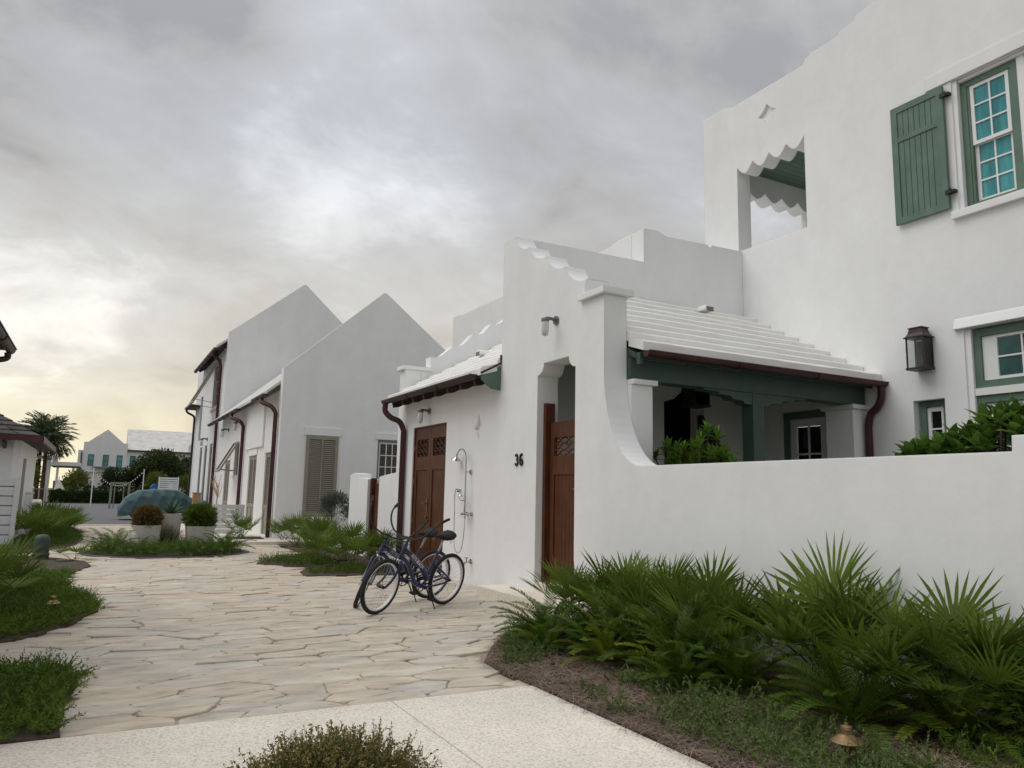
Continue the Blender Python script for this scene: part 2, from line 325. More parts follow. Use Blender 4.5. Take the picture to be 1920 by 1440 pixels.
def prism(name, mt, parent, axis, poly, a, b, holes=()): return MB().prism(axis, poly, a, b, holes).build(name, mt, parent)
def tube(name, mt, parent, pts, r, n=10): return MB().tube(pts, r, n).build(name, mt, parent, True)
def np_mesh(name, V, F, mt, smooth=False):
    me = bpy.data.meshes.new(name); V = np.asarray(V, np.float32); F = np.asarray(F, np.int32); k = F.shape[1]
    me.vertices.add(len(V)); me.vertices.foreach_set('co', V.ravel())
    me.loops.add(F.size); me.loops.foreach_set('vertex_index', F.ravel())
    me.polygons.add(len(F)); me.polygons.foreach_set('loop_start', np.arange(0, F.size, k, dtype=np.int32)); me.polygons.foreach_set('loop_total', np.full(len(F), k, np.int32))
    me.materials.append(mt); me.update(calc_edges=True); me.validate(); return me
def spline(pts, n=8):
    pts = [Vector(p) for p in pts]; P = [pts[0]] + pts + [pts[-1]]; out = []
    for i in range(1, len(P) - 2):
        a, b, c, d = P[i - 1:i + 3]
        for q in range(n):
            t = q / n; out.append(0.5 * ((2 * b) + (c - a) * t + (2 * a - 5 * b + 4 * c - d) * t * t + (3 * b - a - 3 * c + d) * t ** 3))
    out.append(pts[-1]); return out
def text_mesh(txt, name, mt, size=1.0, extrude=0.01, offset=0.0, sx=1.0):
    c = bpy.data.curves.new(name, 'FONT'); c.body = txt; c.size = size; c.extrude = extrude; c.offset = offset; c.align_x = 'CENTER'; c.align_y = 'CENTER'
    o = bpy.data.objects.new(name + '_tmp', c); COL.objects.link(o)
    dg = bpy.context.evaluated_depsgraph_get(); me = bpy.data.meshes.new_from_object(o.evaluated_get(dg))
    bpy.data.objects.remove(o); bpy.data.curves.remove(c)
    for v in me.vertices: v.co.x *= sx
    me.materials.clear(); me.materials.append(mt); me.name = name; return me
def in_poly(x, y, poly):
    r = False; j = len(poly) - 1
    for i in range(len(poly)):
        xi, yi = poly[i]; xj, yj = poly[j]
        if (yi > y) != (yj > y) and x < (xj - xi) * (y - yi) / (yj - yi) + xi: r = not r
        j = i
    return r

# ------------------------------------------------------------------ ground, road, walk, beds
XF = 5.48; XB = 10.37; YW = 10.26
tag(MB().prism('Z', [(-400, -60), (400, -60), (400, 700), (-400, 700)], -0.3, -0.09).build('ground', M['earth']), kind='structure')
tag(MB().prism('Z', [(-3.2, 5.33), (5.6, 5.33), (5.6, 33.3), (-3.2, 33.3)], -0.28, -0.013).build('patio_bed', M['sand']), kind='structure')
patio = bpy.data.objects['patio_bed']; patio.name = 'stone_patio'
tag(MB().prism('Z', [(-60, 33.55), (60, 33.55), (60, 77.4), (-60, 77.4)], -0.25, -0.004).build('road', M['asphalt']), kind='structure')
kerb = MB()
for i in range(-8, 9): kerb.box(i * 2.4, i * 2.4 + 2.388, 33.30, 33.56, -0.2, 0.035)
tag(kerb.build('kerb', M['concrete']), kind='structure')
cw = MB().prism('Z', [(-8, -2.5), (1.94, -2.5), (1.94, 5.325), (-8, 5.325)], -0.2, 0.012)
cw.prism('Z', [(1.948, -2.5), (3.08, -2.5), (3.08, 5.325), (1.948, 5.325)], -0.2, 0.012)
tag(cw.build('concrete_walk', M['concrete']), kind='structure')
BED = {
 'front': [(3.09, -2.5), (3.09, 5.3), (3.07, 5.75), (3.10, 6.2), (3.45, 6.75), (3.95, 7.4), (4.6, 7.9), (5.46, 8.1), (5.46, -2.5)],
 'leftnear': [(-6, 5.335), (-0.06, 5.335), (-0.10, 5.9), (-0.02, 6.4), (0.0, 6.9), (-0.25, 7.35), (-0.8, 7.6), (-2.2, 7.9), (-6, 8.3)],
 'left': [(-6, 9.0), (-2.2, 8.7), (-0.9, 8.5), (-0.5, 8.75), (-0.1, 9.6), (0.14, 10.4), (0.06, 11.2), (-0.25, 12.6), (-0.35, 13.6), (-0.25, 14.8), (0.02, 16.4), (-0.08, 17.3), (-0.6, 18.2), (-1.2, 18.9), (-6, 19.5)],
 'leftfar': [(-6, 19.9), (-1.3, 19.6), (-0.8, 20.6), (-0.35, 22.2), (-0.2, 24.5), (-0.3, 27), (-0.55, 31), (-1.0, 33.2), (-6, 33.2)],
 'right': [(3.3, 13.5), (4.5, 13.35), (5.46, 13.7), (5.46, 22.9), (4.55, 22.9), (4.35, 20.5), (4.45, 18.6), (3.75, 17.05), (3.0, 16.35), (2.9, 15.95), (3.3, 15.45), (3.75, 15.1), (3.35, 14.2)],
}
for kx, p in BED.items():
    nm = 'planting_bed'
    o = MB().prism('Z', p, -0.1, 0.024).build(nm, M['mulch']); tag(o, kind='structure')
CC = (1.55, 19.45); CRX, CRY = 1.78, 1.62
circ = [(CC[0] + CRX * math.cos(t), CC[1] + CRY * math.sin(t)) for t in np.linspace(0, 2 * math.pi, 48, endpoint=False)]
tag(MB().prism('Z', circ, -0.1, 0.020).build('pebble_ring', M['slate']), kind='structure')
circ2 = [(CC[0] + (CRX - .16) * math.cos(t), CC[1] + (CRY - .16) * math.sin(t)) for t in np.linspace(0, 2 * math.pi, 48, endpoint=False)]
tag(MB().prism('Z', circ2, -0.1, 0.05).build('planting_bed', M['mulch']), kind='structure')
tag(MB().box(2.6, 6.2, 21.6, 33.3, -0.1, 0.09).build('terrace', M['concrete']), kind='structure')

# flagstones: one mesh per stone, cells of a stretched Voronoi tiling
def clip(poly, nx, ny, c):
    out = []
    for i in range(len(poly)):
        p, q = poly[i], poly[(i + 1) % len(poly)]; a = nx * p[0] + ny * p[1] - c; b = nx * q[0] + ny * q[1] - c
        if a <= 0: out.append(p)
        if (a < 0 < b) or (b < 0 < a): t = a / (a - b); out.append((p[0] + (q[0] - p[0]) * t, p[1] + (q[1] - p[1]) * t))
    return out
SX = 1.6
seeds = []; yy = 5.30
rs = random.Random(11)
while yy < 33.3:
    h = rs.uniform(0.17, 0.37) * (1.0 if yy < 16 else 1.25); x = -3.4 + rs.uniform(0, .6)
    while x < 5.7:
        wd = rs.uniform(0.24, 0.95)
        if rs.random() < 0.15: wd *= 0.55
        seeds.append(((x + wd / 2), yy + h / 2 + rs.uniform(-.10, .10))); x += wd
    yy += h
cells = []
sa = np.array([(a / SX, b) for a, b in seeds])
for i, (sx_, sy_) in enumerate(seeds):
    p0 = sa[i]; d2 = ((sa - p0) ** 2).sum(1); nb = np.argsort(d2)[1:22]
    poly = [(p0[0] - 1, p0[1] - 1), (p0[0] + 1, p0[1] - 1), (p0[0] + 1, p0[1] + 1), (p0[0] - 1, p0[1] + 1)]
    g = rs.choice([.0015, .002, .003, .004, .006, .016])
    for j in nb:
        n = sa[j] - p0; dl = math.hypot(*n); n = n / dl; mid = (sa[j] + p0) / 2
        poly = clip(poly, n[0], n[1], n[0] * mid[0] + n[1] * mid[1] - g)
        if len(poly) < 3: break
    if len(poly) < 3: continue
    poly = [(a * SX, b) for a, b in poly]
    poly = clip(poly, 0, -1, -5.345); poly = clip(poly, 1, 0, 5.455) if len(poly) > 2 else poly; poly = clip(poly, 0, 1, 33.28) if len(poly) > 2 else poly
    if len(poly) < 3: continue
    cx = sum(p[0] for p in poly) / len(poly); cy = sum(p[1] for p in poly) / len(poly)
    # drop tiny edges
    q = []
    for p in poly:
        if not q or math.hypot(p[0] - q[-1][0], p[1] - q[-1][1]) > .03: q.append(p)
    poly = q
    if len(poly) < 3: continue
    if cx > 2.6 and cy > 21.5: continue
    if ((cx - CC[0]) / (CRX + .02)) ** 2 + ((cy - CC[1]) / (CRY + .02)) ** 2 < 1: continue
    if any(in_poly(cx, cy, b) for b in BED.values()): continue
    area = abs(sum(poly[i][0] * poly[(i + 1) % len(poly)][1] - poly[(i + 1) % len(poly)][0] * poly[i][1] for i in range(len(poly)))) / 2
    if area < .006: continue
    # must lie in the picture to be an individual
    cells.append((cx, cy, poly, area))
def stone_geo(cx, cy, poly, lift):
    r = []
    n = len(poly)
    for i in range(n):                                  # soften corners and let edges wander
        a, b, c = Vector((*poly[i - 1], 0)), Vector((*poly[i], 0)), Vector((*poly[(i + 1) % n], 0))
        r.append(b.lerp(a, min(.2, .014 / max((a - b).length, .01)))); r.append(b.lerp(c, min(.2, .014 / max((c - b).length, .01))))
        mid = b.lerp(c, .5); nn = Vector((-(c - b).y, (c - b).x, 0)); 
        if nn.length > .16: ln = nn.length; nn.normalize(); r += [b.lerp(c, f_) + nn * rs.uniform(-.016, .008) for f_ in ((.22, .42, .61, .80) if ln > .45 else (.33, .66))]
    k = len(r); cen = Vector((cx, cy, 0)); tilt = (rs.uniform(-.006, .006), rs.uniform(-.008, .008))
    def ring(f, z, t): 
        o = []
        for p in r:
            d = cen - p; q = p + d.normalized() * f
            o.append((q.x, q.y, z + (t * (tilt[0] * (q.x - cx) * 2 + tilt[1] * (q.y - cy) * 4))))
        return o
    vs = ring(0, -.05, 0) + ring(0, lift - .006, 1) + ring(.007, lift, 1)
    fs = []
    for l in (0, 1):
        for i in range(k): j = (i + 1) % k; fs.append((l * k + i, l * k + j, (l + 1) * k + j, (l + 1) * k + i))
    fs.append(tuple(range(2 * k, 3 * k)))
    return vs, fs
def vis(x, y):
    v = Vector((x, y, 0)) - Vector((0, 0, 1.45)); d = v.dot(fw)
    if d < .3: return 0
    px = 960 + 1431.8 * v.dot(rt) / d; py = 720 - 1431.8 * v.dot(up) / d
    return 1.0 / d ** 3 if (-60 < px < 1980 and py < 1500) else 0
cells.sort(key=lambda c: -c[3] * vis(c[0], c[1]))
rest = MB()
for i, (cx, cy, poly, area) in enumerate(cells):
    vs, fs = stone_geo(cx, cy, poly, rs.uniform(.000, .012))
    if i < 296: MB().add(vs, fs).build('flagstone', M['stone'], patio)
    else: rest.add(vs, fs)
tag(rest.build('flagstone_field', M['stone'], patio), kind='stuff')

# ------------------------------------------------------------------ main house
HL = Vector((8.0, 8.0, 0))
house = empty('white_house', HL, label='white stucco house with stepped white porch roof, green shutters and scalloped walls', cat='house')
def arc(c, rx, rz, a0, a1, n=10): return [(c[0] + rx * math.cos(R(a0 + (a1 - a0) * i / n)), c[1] + rz * math.sin(R(a0 + (a1 - a0) * i / n))) for i in range(n + 1)]
def scal(p, q, n=8):
    # one concave scallop from high tip p to lower tip q: falls steeply, then flattens
    out = []
    for i in range(1, n + 1):
        t = i / n; a = t * math.pi / 2
        u = 1 - math.cos(a); v = math.sin(a)
        s_ = 0.35 * t + 0.65 * u
        out.append((p[0] + (q[0] - p[0]) * s_, p[1] + (q[1] - p[1]) * (v * 1.04 if i < n else 1.0)))
    return out
# street wall: garden wall, swoop, gate wall, wing wall in one plane
poly = [(-2.5, -.1), (-2.5, 1.935), (2.98, 1.935), (2.985, 1.825), (7.05, 1.825)]
poly += [(7.06 + .74 * math.sin(R(a)), 3.06 - 1.235 * math.cos(R(a))) for a in range(6, 91, 6)]
poly += [(7.80, 4.03), (8.25, 4.03), (8.25, 4.22), (8.19, 4.325)]
tips = [(8.19, 4.325), (8.76, 4.64), (9.26, 4.93), (9.78, 5.21), (10.25, 5.52)]
for a, b in zip(tips[:-1], tips[1:]):
    seg = scal(b, a); seg = list(reversed(seg))[1:] + [b]; poly += seg
poly += [(10.61, 5.52), (10.61, 3.50), (15.0, 3.50), (15.0, -.1)]
gate_h = [(8.46, .02), (9.46, .02), (9.46, 3.18)] + [(9.46 - .17 * math.sin(R(a)), 3.34 - .16 * math.cos(R(a))) for a in range(0, 91, 15)] + [(8.66, 3.34)] + [(8.63 - .17 * (1 - math.cos(R(a))), 3.34 - .16 * math.sin(R(a))) for a in range(0, 91, 15)]
def star(cy, cz, w, h, n=6):
    pts = []
    T = [(cy, cz + h), (cy - w, cz), (cy, cz - h), (cy + w, cz)]
    for i in range(4):
        a, b = T[i], T[(i + 1) % 4]
        for q in range(n):
            t = q / n; s_ = math.sin(t * math.pi) * .115
            x = a[0] + (b[0] - a[0]) * t; z = a[1] + (b[1] - a[1]) * t
            pts.append((x + (cy - x) * s_ * 1.6, z + (cz - z) * s_ * 1.6))
    return pts
st = star(11.38, 2.55, .16, .225)
ddoor = [(12.72, .06), (14.37, .06), (14.37, 2.75), (12.72, 2.75)]
prism('street_wall', M['stucco'], house, 'X', poly, XF, XF + .35, [gate_h, st, ddoor])
box('niche_back', M['stucco'], house, XF + .05, XF + .06, 11.1, 11.7, 2.2, 2.9)
cap = MB().box(XF - .06, XF + .42, 7.74, 8.33, 4.032, 4.115); cap.build('pillar_cap', M['stucco'], house)
# entry steps
box('step', M['concrete'], house, 4.98, XF - .002, 7.6, 10.3, -.05, .15)
box('threshold', M['concrete'], house, XF + .002, XF + .348, 8.462, 9.458, .025, .27)
# cross wall behind the porch
arch = [(8.46, .1), (9.35, .1), (9.35, 3.62), (8.98, 3.62)] + [(8.46 + .52 * math.sin(R(a)), 3.62 - .52 * math.cos(R(a)) + 0.0) for a in range(75, -1, -15)]
arch = [(8.46, .1), (9.35, .1), (9.35, 3.62), (8.98, 3.62), (8.93, 3.45), (8.83, 3.30), (8.68, 3.18), (8.46, 3.11)]
cwp = [(XF + .351, -.1), (XB - .001, -.1), (XB - .001, 6.12), (9.75, 6.10), (9.70, 6.03), (9.55, 6.10), (8.55, 6.10), (8.47, 6.12), (8.30, 6.24), (8.04, 6.27), (8.04, 5.54), (XF + .351, 5.52)]
cwp = [(XF + .351, -.1), (XB - .001, -.1), (XB - .001, 6.12), (9.62, 6.11), (9.57, 6.06), (9.50, 6.10), (8.56, 6.08), (8.48, 6.10), (8.36, 6.15), (8.28, 6.15), (8.04, 6.14), (8.04, 5.53), (XF + .351, 5.52)]
prism('cross_wall', M['stucco'], house, 'Y', cwp, YW, YW + .35, [arch])
# rear block facing the street behind the wing
rb = [(10.612, 3.3), (18.46, 3.3), (18.46, 6.16), (18.0, 6.16), (17.9, 6.12), (11.35, 6.08), (11.2, 6.10), (11.05, 6.14), (10.612, 6.14)]
prism('rear_wall', M['stucco'], house, 'X', rb, 8.04, 8.39)
box('rear_end_wall', M['stucco'], house, 8.392, 14.0, 18.11, 18.46, 0, 6.0)
box('rear_roof', M['roofwhite'], house, 8.392, 14.0, 10.62, 18.1, 5.2, 5.4)
# dark stair hall behind the arch
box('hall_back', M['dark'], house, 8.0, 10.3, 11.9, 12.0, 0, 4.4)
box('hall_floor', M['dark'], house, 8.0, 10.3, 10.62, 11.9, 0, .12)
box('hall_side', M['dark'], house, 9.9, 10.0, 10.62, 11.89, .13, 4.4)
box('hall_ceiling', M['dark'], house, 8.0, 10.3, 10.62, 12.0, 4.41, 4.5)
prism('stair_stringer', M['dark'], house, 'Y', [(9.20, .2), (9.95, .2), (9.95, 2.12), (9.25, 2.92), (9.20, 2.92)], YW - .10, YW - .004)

# tall wall with loggia, windows
tp = [(-3.0, -.1), (11.26, -.1), (11.26, 9.20), (10.62, 9.20), (10.50, 9.15), (10.44, 9.12), (8.72, 9.12), (8.66, 9.20), (8.52, 9.26), (7.96, 9.27), (7.94, 9.33), (7.63, 9.36), (7.61, 9.43), (7.31, 9.47), (7.29, 9.55), (6.6, 9.75), (6.58, 9.85), (5.2, 10.3), (3.2, 11.0), (-3.0, 11.0)]
lo_top = []
ns = 4
for i in range(ns):
    y0 = 8.74 + (10.34 - 8.74) * i / ns; y1 = 8.74 + (10.34 - 8.74) * (i + 1) / ns
    for q in range(9):
        t = q / 8
        if q == 8 and i < ns - 1: continue
        lo_top.append((y0 + (y1 - y0) * t, 7.82 - .17 * math.sin(math.pi * t)))
lo_top = list(reversed(lo_top))
logg = [(8.74, 6.14), (10.34, 6.14)] + lo_top
W1 = [(4.3, 5.56), (6.12, 5.56), (6.12, 7.52), (4.3, 7.52)]
W2 = [(4.6, .2), (6.17, .2), (6.17, 3.86), (4.6, 3.86)]
W3 = [(6.50, 1.6), (6.97, 1.6), (6.97, 2.94), (6.50, 2.94)]
W4 = [(8.43, .2), (9.44, .2), (9.44, 2.98), (8.43, 2.98)]
WV = [(5.2, 8.38), (5.38, 8.38), (5.38, 8.66), (5.2, 8.66)]
st2 = star(9.56, 8.60, .21, .19)
prism('tall_wall', M['stucco'], house, 'X', tp, XB, XB + .33, [logg, W1, W2, W3, W4, st2, WV])
box('niche_back', M['stucco'], house, XB + .05, XB + .06, 9.2, 9.9, 8.3, 8.9)
box('vent_back', M['dark'], house, XB + .15, XB + .16, 5.1, 5.45, 8.3, 8.7)
# loggia far wall (towards +Y) with its own scalloped opening
far_top = []
for i in range(4):
    x0 = 11.25 + i * .48; 
    for q in range(9):
        t = q / 8
        if q == 8 and i < 3: continue
        far_top.append((x0 + .48 * t, 7.80 - .16 * math.sin(math.pi * t)))
far_top = list(reversed(far_top))
prism('loggia_wall', M['stucco'], house, 'Y', [(XB + .332, 5.6), (14.6, 5.6), (14.6, 8.95), (XB + .332, 8.95)], 10.92, 11.258, [[(11.25, 6.15), (13.17, 6.15)] + far_top])
cl = MB().box(XB + .332, 14.6, 8.0, 10.918, 8.16, 8.22); cl.build('loggia_ceiling', M['green'], house)
for i in range(20):
    y = 8.05 + i * .145
    box('ceiling_board', M['green'], house, XB + .335, 14.5, y, y + .136, 8.140, 8.159)
box('loggia_floor', M['stucco'], house, XB + .332, 14.6, 6.8, 10.918, 5.7, 5.8)
box('loggia_side', M['stucco'], house, XB + .332, 14.6, 8.30, 8.60, 5.81, 8.13)
# big roof mass behind the parapet
prism('main_roof', M['roofwhite'], house, 'X', [(-3, 8.6), (8.29, 8.6), (8.29, 8.75), (3.2, 10.6), (-3, 10.6)], XB + .34, XB + 6)
box('tower_roof', M['roofwhite'], house, XB + .34, 14.6, 8.31, 10.91, 8.55, 8.7)

# windows on the tall wall
def sash(parent, x, y0, y1, z0, z1, cols, rows, glass, stile=.05, bar=.022, depth=.04):
    mb = MB()
    mb.box(x, x + depth, y0, y0 + stile, z0, z1); mb.box(x, x + depth, y1 - stile, y1, z0, z1)
    mb.box(x, x + depth, y0 + stile, y1 - stile, z0, z0 + stile); mb.box(x, x + depth, y0 + stile, y1 - stile, z1 - stile, z1)
    w_ = (y1 - y0 - 2 * stile); h_ = (z1 - z0 - 2 * stile)
    for i in range(1, cols): c = y0 + stile + w_ * i / cols; mb.box(x + .004, x + depth - .004, c - bar / 2, c + bar / 2, z0 + stile, z1 - stile)
    for j in range(1, rows):
        c = z0 + stile + h_ * j / rows
        for i in range(cols):
            a = y0 + stile + w_ * i / cols + (bar / 2 if i else 0); b = y0 + stile + w_ * (i + 1) / cols - (bar / 2 if i < cols - 1 else 0)
            mb.box(x + .004, x + depth - .004, a, b, c - bar / 2, c + bar / 2)
    mb.build('sash', M['trimwhite'], parent)
    for i in range(cols):
        for j in range(rows):
            a = y0 + stile + w_ * i / cols + bar / 2; b = y0 + stile + w_ * (i + 1) / cols - bar / 2
            c = z0 + stile + h_ * j / rows + bar / 2; d = z0 + stile + h_ * (j + 1) / rows - bar / 2
            box('pane', glass, parent, x + depth * .55, x + depth * .55 + .005, a - .006, b + .006, c - .006, d + .006)
def frame_x(mt, parent, x, y0, y1, z0, z1, t, depth, name='window'):
    mb = MB(); mb.box(x, x + depth, y0, y0 + t, z0, z1); mb.box(x, x + depth, y1 - t, y1, z0, z1); mb.box(x, x + depth, y0 + t, y1 - t, z1 - t, z1); mb.box(x, x + depth, y0 + t, y1 - t, z0, z0 + t)
    return mb.build(name, mt, parent)
def tall_window(y0, y1):
    f = frame_x(M['green'], house, XB + .09, y0, y1, 5.563, 7.47, .085, .10)
    m2 = MB(); m2.box(XB + .10, XB + .18, y0 + .086, y0 + .12, 5.65, 7.38); m2.box(XB + .10, XB + .18, y1 - .12, y1 - .086, 5.65, 7.38); m2.build('inner_frame', M['green'], f)
    sash(f, XB + .11, y0 + .122, y1 - .122, 6.49, 7.384, 2, 3, M['tealfilm'])
    sash(f, XB + .155, y0 + .122, y1 - .122, 5.65, 6.53, 2, 3, M['tealfilm'])
    return f
tall_window(5.275, 6.05); tall_window(4.38, 5.165)
mb = MB(); mb.box(XB + .08, XB + .25, 5.168, 5.272, 5.565, 7.518); mb.box(XB + .02, XB + .25, 6.052, 6.135, 5.565, 7.518); mb.box(XB + .05, XB + .25, 4.31, 6.05, 7.473, 7.518); mb.build('window_casing', M['stucco'], house)
box('window_sill', M['stucco'], house, XB - .07, XB - .002, 4.2, 6.20, 5.45, 5.56)
box('window_header', M['stucco'], house, XB - .022, XB - .002, 4.2, 6.5, 7.53, 7.74)
box('curtain_room', M['dark'], house, XB + .5, XB + .6, 4.0, 6.5, 5.4, 7.7)
# lower window with hood
f = frame_x(M['green'], house, XB + .06, 4.7, 6.085, 3.03, 3.84, .10, .12)
mb = MB(); mb.box(XB + .09, XB + .16, 5.83, 5.983, 3.132, 3.738); mb.build('side_panel', M['trimwhite'], f)
sash(f, XB + .09, 4.81, 5.83, 3.132, 3.738, 3, 2, M['tealdark'], stile=.04)
box('transom', M['trimwhite'], house, XB + .03, XB + .2, 4.7, 6.085, 2.93, 3.028)
f = frame_x(M['green'], house, XB + .06, 4.7, 6.085, .25, 2.928, .10, .12, 'glazed_door')
sash(f, XB + .09, 4.81, 5.98, .36, 2.82, 3, 5, M['tealdark'], stile=.16)
mb = MB(); mb.box(XB + .02, XB + .25, 6.087, 6.185, .22, 3.858); mb.build('window_casing', M['stucco'], house)
prism('window_hood', M['stucco'], house, 'Y', [(XB - .002, 3.87), (XB - .06, 3.87), (XB - .06, 3.882), (XB - .002, 4.04)], 4.3, 6.29)
# small window
f = frame_x(M['green'], house, XB + .10, 6.505, 6.935, 1.605, 2.935, .085, .10)
sash(f, XB + .13, 6.592, 6.848, 1.70, 2.84, 1, 4, M['glassdark'], stile=.05)
# porch french door
f = frame_x(M['green'], house, XB + .05, 8.435, 9.435, .22, 2.975, .12, .10, 'glazed_door')
sash(f, XB + .08, 8.557, 9.313, .25, 2.85, 2, 5, M['glassdark'], stile=.13, bar=.03)
# shutter
sh = frame_x(M['green'], house, XB - .075, 6.215, 7.04, 5.62, 7.48, .10, .045, 'shutter')
mb = MB(); mb.box(XB - .075, XB - .03, 6.316, 6.939, 6.905, 6.985); mb.build('rail', M['green'], sh)
bw = (6.939 - 6.316) / 7
for i in range(7):
    y0 = 6.316 + i * bw
    box('board', M['green'], sh, XB - .062, XB - .034, y0 + .004, y0 + bw - .004, 5.722, 6.903)
    box('board', M['green'], sh, XB - .062, XB - .034, y0 + .004, y0 + bw - .004, 6.987, 7.378)
for z in (5.86, 7.33):
    mb = MB(); mb.box(XB - .085, XB - .004, 6.12, 6.20, z - .02, z + .02); mb.tube([(XB - .07, 6.19, z - .05), (XB - .07, 6.19, z + .05)], .016, 8); mb.box(XB - .095, XB - .076, 6.16, 6.25, z - .03, z + .03); mb.build('hinge', M['black'], sh)

# ---- porch roof: stepped white courses
def course_mesh(axis, sec, a, b):
    k = 14; vs = []; m_ = len(sec)
    for i in range(k + 1):
        d = a + (b - a) * i / k; j = rs.uniform(-.006, .006); j2 = rs.uniform(-.005, .005)
        for q, (u, v) in enumerate(sec): uu, vv = u + (j2 if q in (1, 2) else 0), v + (j if q in (1, 2) else 0); vs.append((d, uu, vv) if axis == 'X' else (uu, d, vv))
    fs = [(i * m_ + q, i * m_ + (q + 1) % m_, (i + 1) * m_ + (q + 1) % m_, (i + 1) * m_ + q) for i in range(k) for q in range(m_)] + [tuple(range(m_)), tuple(reversed(range(k * m_, k * m_ + m_)))]
    return MB().add(vs, fs).build('roof_course', M['roofwhite'], house)
def courses_y(n, y0, z0, y1, z1, x0, x1):
    # y0,z0 eave -> y1,z1 ridge
    for i in range(n):
        a = y0 + (y1 - y0) * i / n; b = y0 + (y1 - y0) * (i + 1) / n; za = z0 + (z1 - z0) * i / n; zb = z0 + (z1 - z0) * (i + 1) / n
        d = (zb - za)
        course_mesh('X', [(a - .012, za - .05), (a - .012, za + .062), (a + .012, za + .085), (b - .014, zb - .004), (b - .014, zb - .12)], x0, x1)
courses_y(9, 7.47, 3.33, 10.255, 4.84, XF + .352, XB - .003)
prism('porch_ceiling', M['greenshaded'], house, 'X', [(7.62, 3.27), (10.25, 4.68), (10.25, 4.60), (7.62, 3.20)], XF + .36, XB - .01)
box('eave_end', M['greenshaded'], house, XF + .353, XF + .40, 7.53, 7.60, 3.12, 3.27)
def barrel(parent, c, ax, r=.11, l=.22):
    mb = MB(); n = 9; vs = []
    for s_ in (0, 1):
        for i in range(n): a = math.pi * i / (n - 1); u = r * math.cos(a); v = r * math.sin(a); vs.append(((c[0] + u, c[1] - s_ * l + .0, c[2] + v)) if ax == 'Y' else ((c[0] - s_ * l, c[1] + u, c[2] + v)))
    fs = [(i, i + 1, n + i + 1, n + i) for i in range(n - 1)] + [tuple(range(n)), tuple(range(2 * n - 1, n - 1, -1)), (0, n, 2 * n - 1, n - 1)]
    o = mb.add(vs, fs).build('roof_vent', M['roofwhite'], parent)
    if ax == 'Y': box('vent_mouth', M['grey'], o, c[0] - r * .72, c[0] + r * .72, c[1] - l - .004, c[1] - l - .001, c[2] - .02, c[2] + .06)
    else: box('vent_mouth', M['grey'], o, c[0] - l - .004, c[0] - l - .001, c[1] - r * .72, c[1] + r * .72, c[2] - .02, c[2] + .06)
barrel(house, (9.05, 9.95, 4.70), 'Y')
def gutter(parent, p, q, out, r=.065, mt='maroon'):
    # open half-round trough from p to q; out = horizontal unit vector pointing away from the wall
    p, q, o = Vector(p), Vector(q), Vector(out); n = 9; vs = []; fs = []
    prof = [(-r, .0)] + [(-r * math.cos(math.pi * i / (n - 1)), -r * 1.15 * math.sin(math.pi * i / (n - 1))) for i in range(n)] + [(r + .012, .008), (r + .012, -.008)]
    inner = [(a * .90, b * .90 + .003) for a, b in reversed(prof[1:-2])]
    prof = prof + inner; k = len(prof)
    for e_ in (p, q):
        for u, v in prof: vs.append(e_ + o * u + Vector((0, 0, v)))
    for i in range(k): fs.append((i, (i + 1) % k, k + (i + 1) % k, k + i))
    g = MB().add(vs, fs)
    for e_ in (p, q):
        g.add([e_ + o * u + Vector((0, 0, v)) for u, v in prof[1:n + 1]], [tuple(range(n))])
    ob = g.build('gutter', M[mt], parent, True)
    L_ = (q - p).length; m_ = max(2, int(L_ / 1.15))
    for i in range(1, m_):
        c = p.lerp(q, i / m_); d = (q - p).normalized()
        pts = [c + o * (-(r + .005) * math.cos(math.pi * j / 8)) + Vector((0, 0, -(r + .005) * 1.15 * math.sin(math.pi * j / 8))) for j in range(9)]
        MB().tube(pts, .009, 5).build('strap', M[mt], ob)
    return ob
gutter(house, (XF + .36, 7.42, 3.265), (XB + .02, 7.42, 3.265), (0, -1, 0))
tube('fascia', M['maroon'], house, [(XF + .36, 7.49, 3.30), (XB - .02, 7.49, 3.30)], .03, 6)
ds = spline([(10.29, 7.42, 3.20), (10.29, 7.43, 3.04), (10.29, 7.50, 2.90), (10.29, 7.62, 2.80), (10.29, 7.67, 2.62)], 5) + [Vector((10.29, 7.67, .3))]
tube('downspout', M['maroon'], house, ds, .055, 12)
# left roof
def courses_x(n, x0, z0, x1, z1, y0, y1):
    for i in range(n):
        a = x0 + (x1 - x0) * i / n; b = x0 + (x1 - x0) * (i + 1) / n; za = z0 + (z1 - z0) * i / n; zb = z0 + (z1 - z0) * (i + 1) / n
        course_mesh('Y', [(a - .012, za - .05), (a - .012, za + .062), (a + .012, za + .085), (b - .014, zb - .004), (b - .014, zb - .12)], y0, y1)
courses_x(10, 5.13, 3.36, 8.035, 4.95, 10.615, 14.995)
gutter(house, (5.075, 10.72, 3.33), (5.075, 15.08, 3.33), (-1, 0, 0), mt='bronze')
tube('fascia', M['maroon'], house, [(5.16, 10.63, 3.32), (5.16, 14.99, 3.32)], .03, 6)
for i in range(8):
    y = 10.95 + i * .55; prism('rafter_tail', M['bronze'], house, 'Y', [(5.16, 3.29), (5.476, 3.44), (5.476, 3.30), (5.30, 3.20), (5.19, 3.18)], y - .04, y + .04)
prism('eave_bracket', M['green'], house, 'Y', [(5.14, 3.30), (5.476, 3.46), (5.476, 3.10), (5.33, 3.11), (5.24, 3.17), (5.15, 3.24)], 10.62, 10.66)
tube('eave_strip', M['maroon'], house, [(5.12, 10.612, 3.34), (5.47, 10.612, 3.53), (5.47, 10.612, 3.66)], .018, 6)
ds = spline([(5.075, 14.98, 3.27), (5.075, 14.98, 3.12), (5.17, 14.90, 2.99), (5.33, 14.80, 2.90), (5.41, 14.76, 2.72)], 5) + [Vector((5.41, 14.76, .0))]
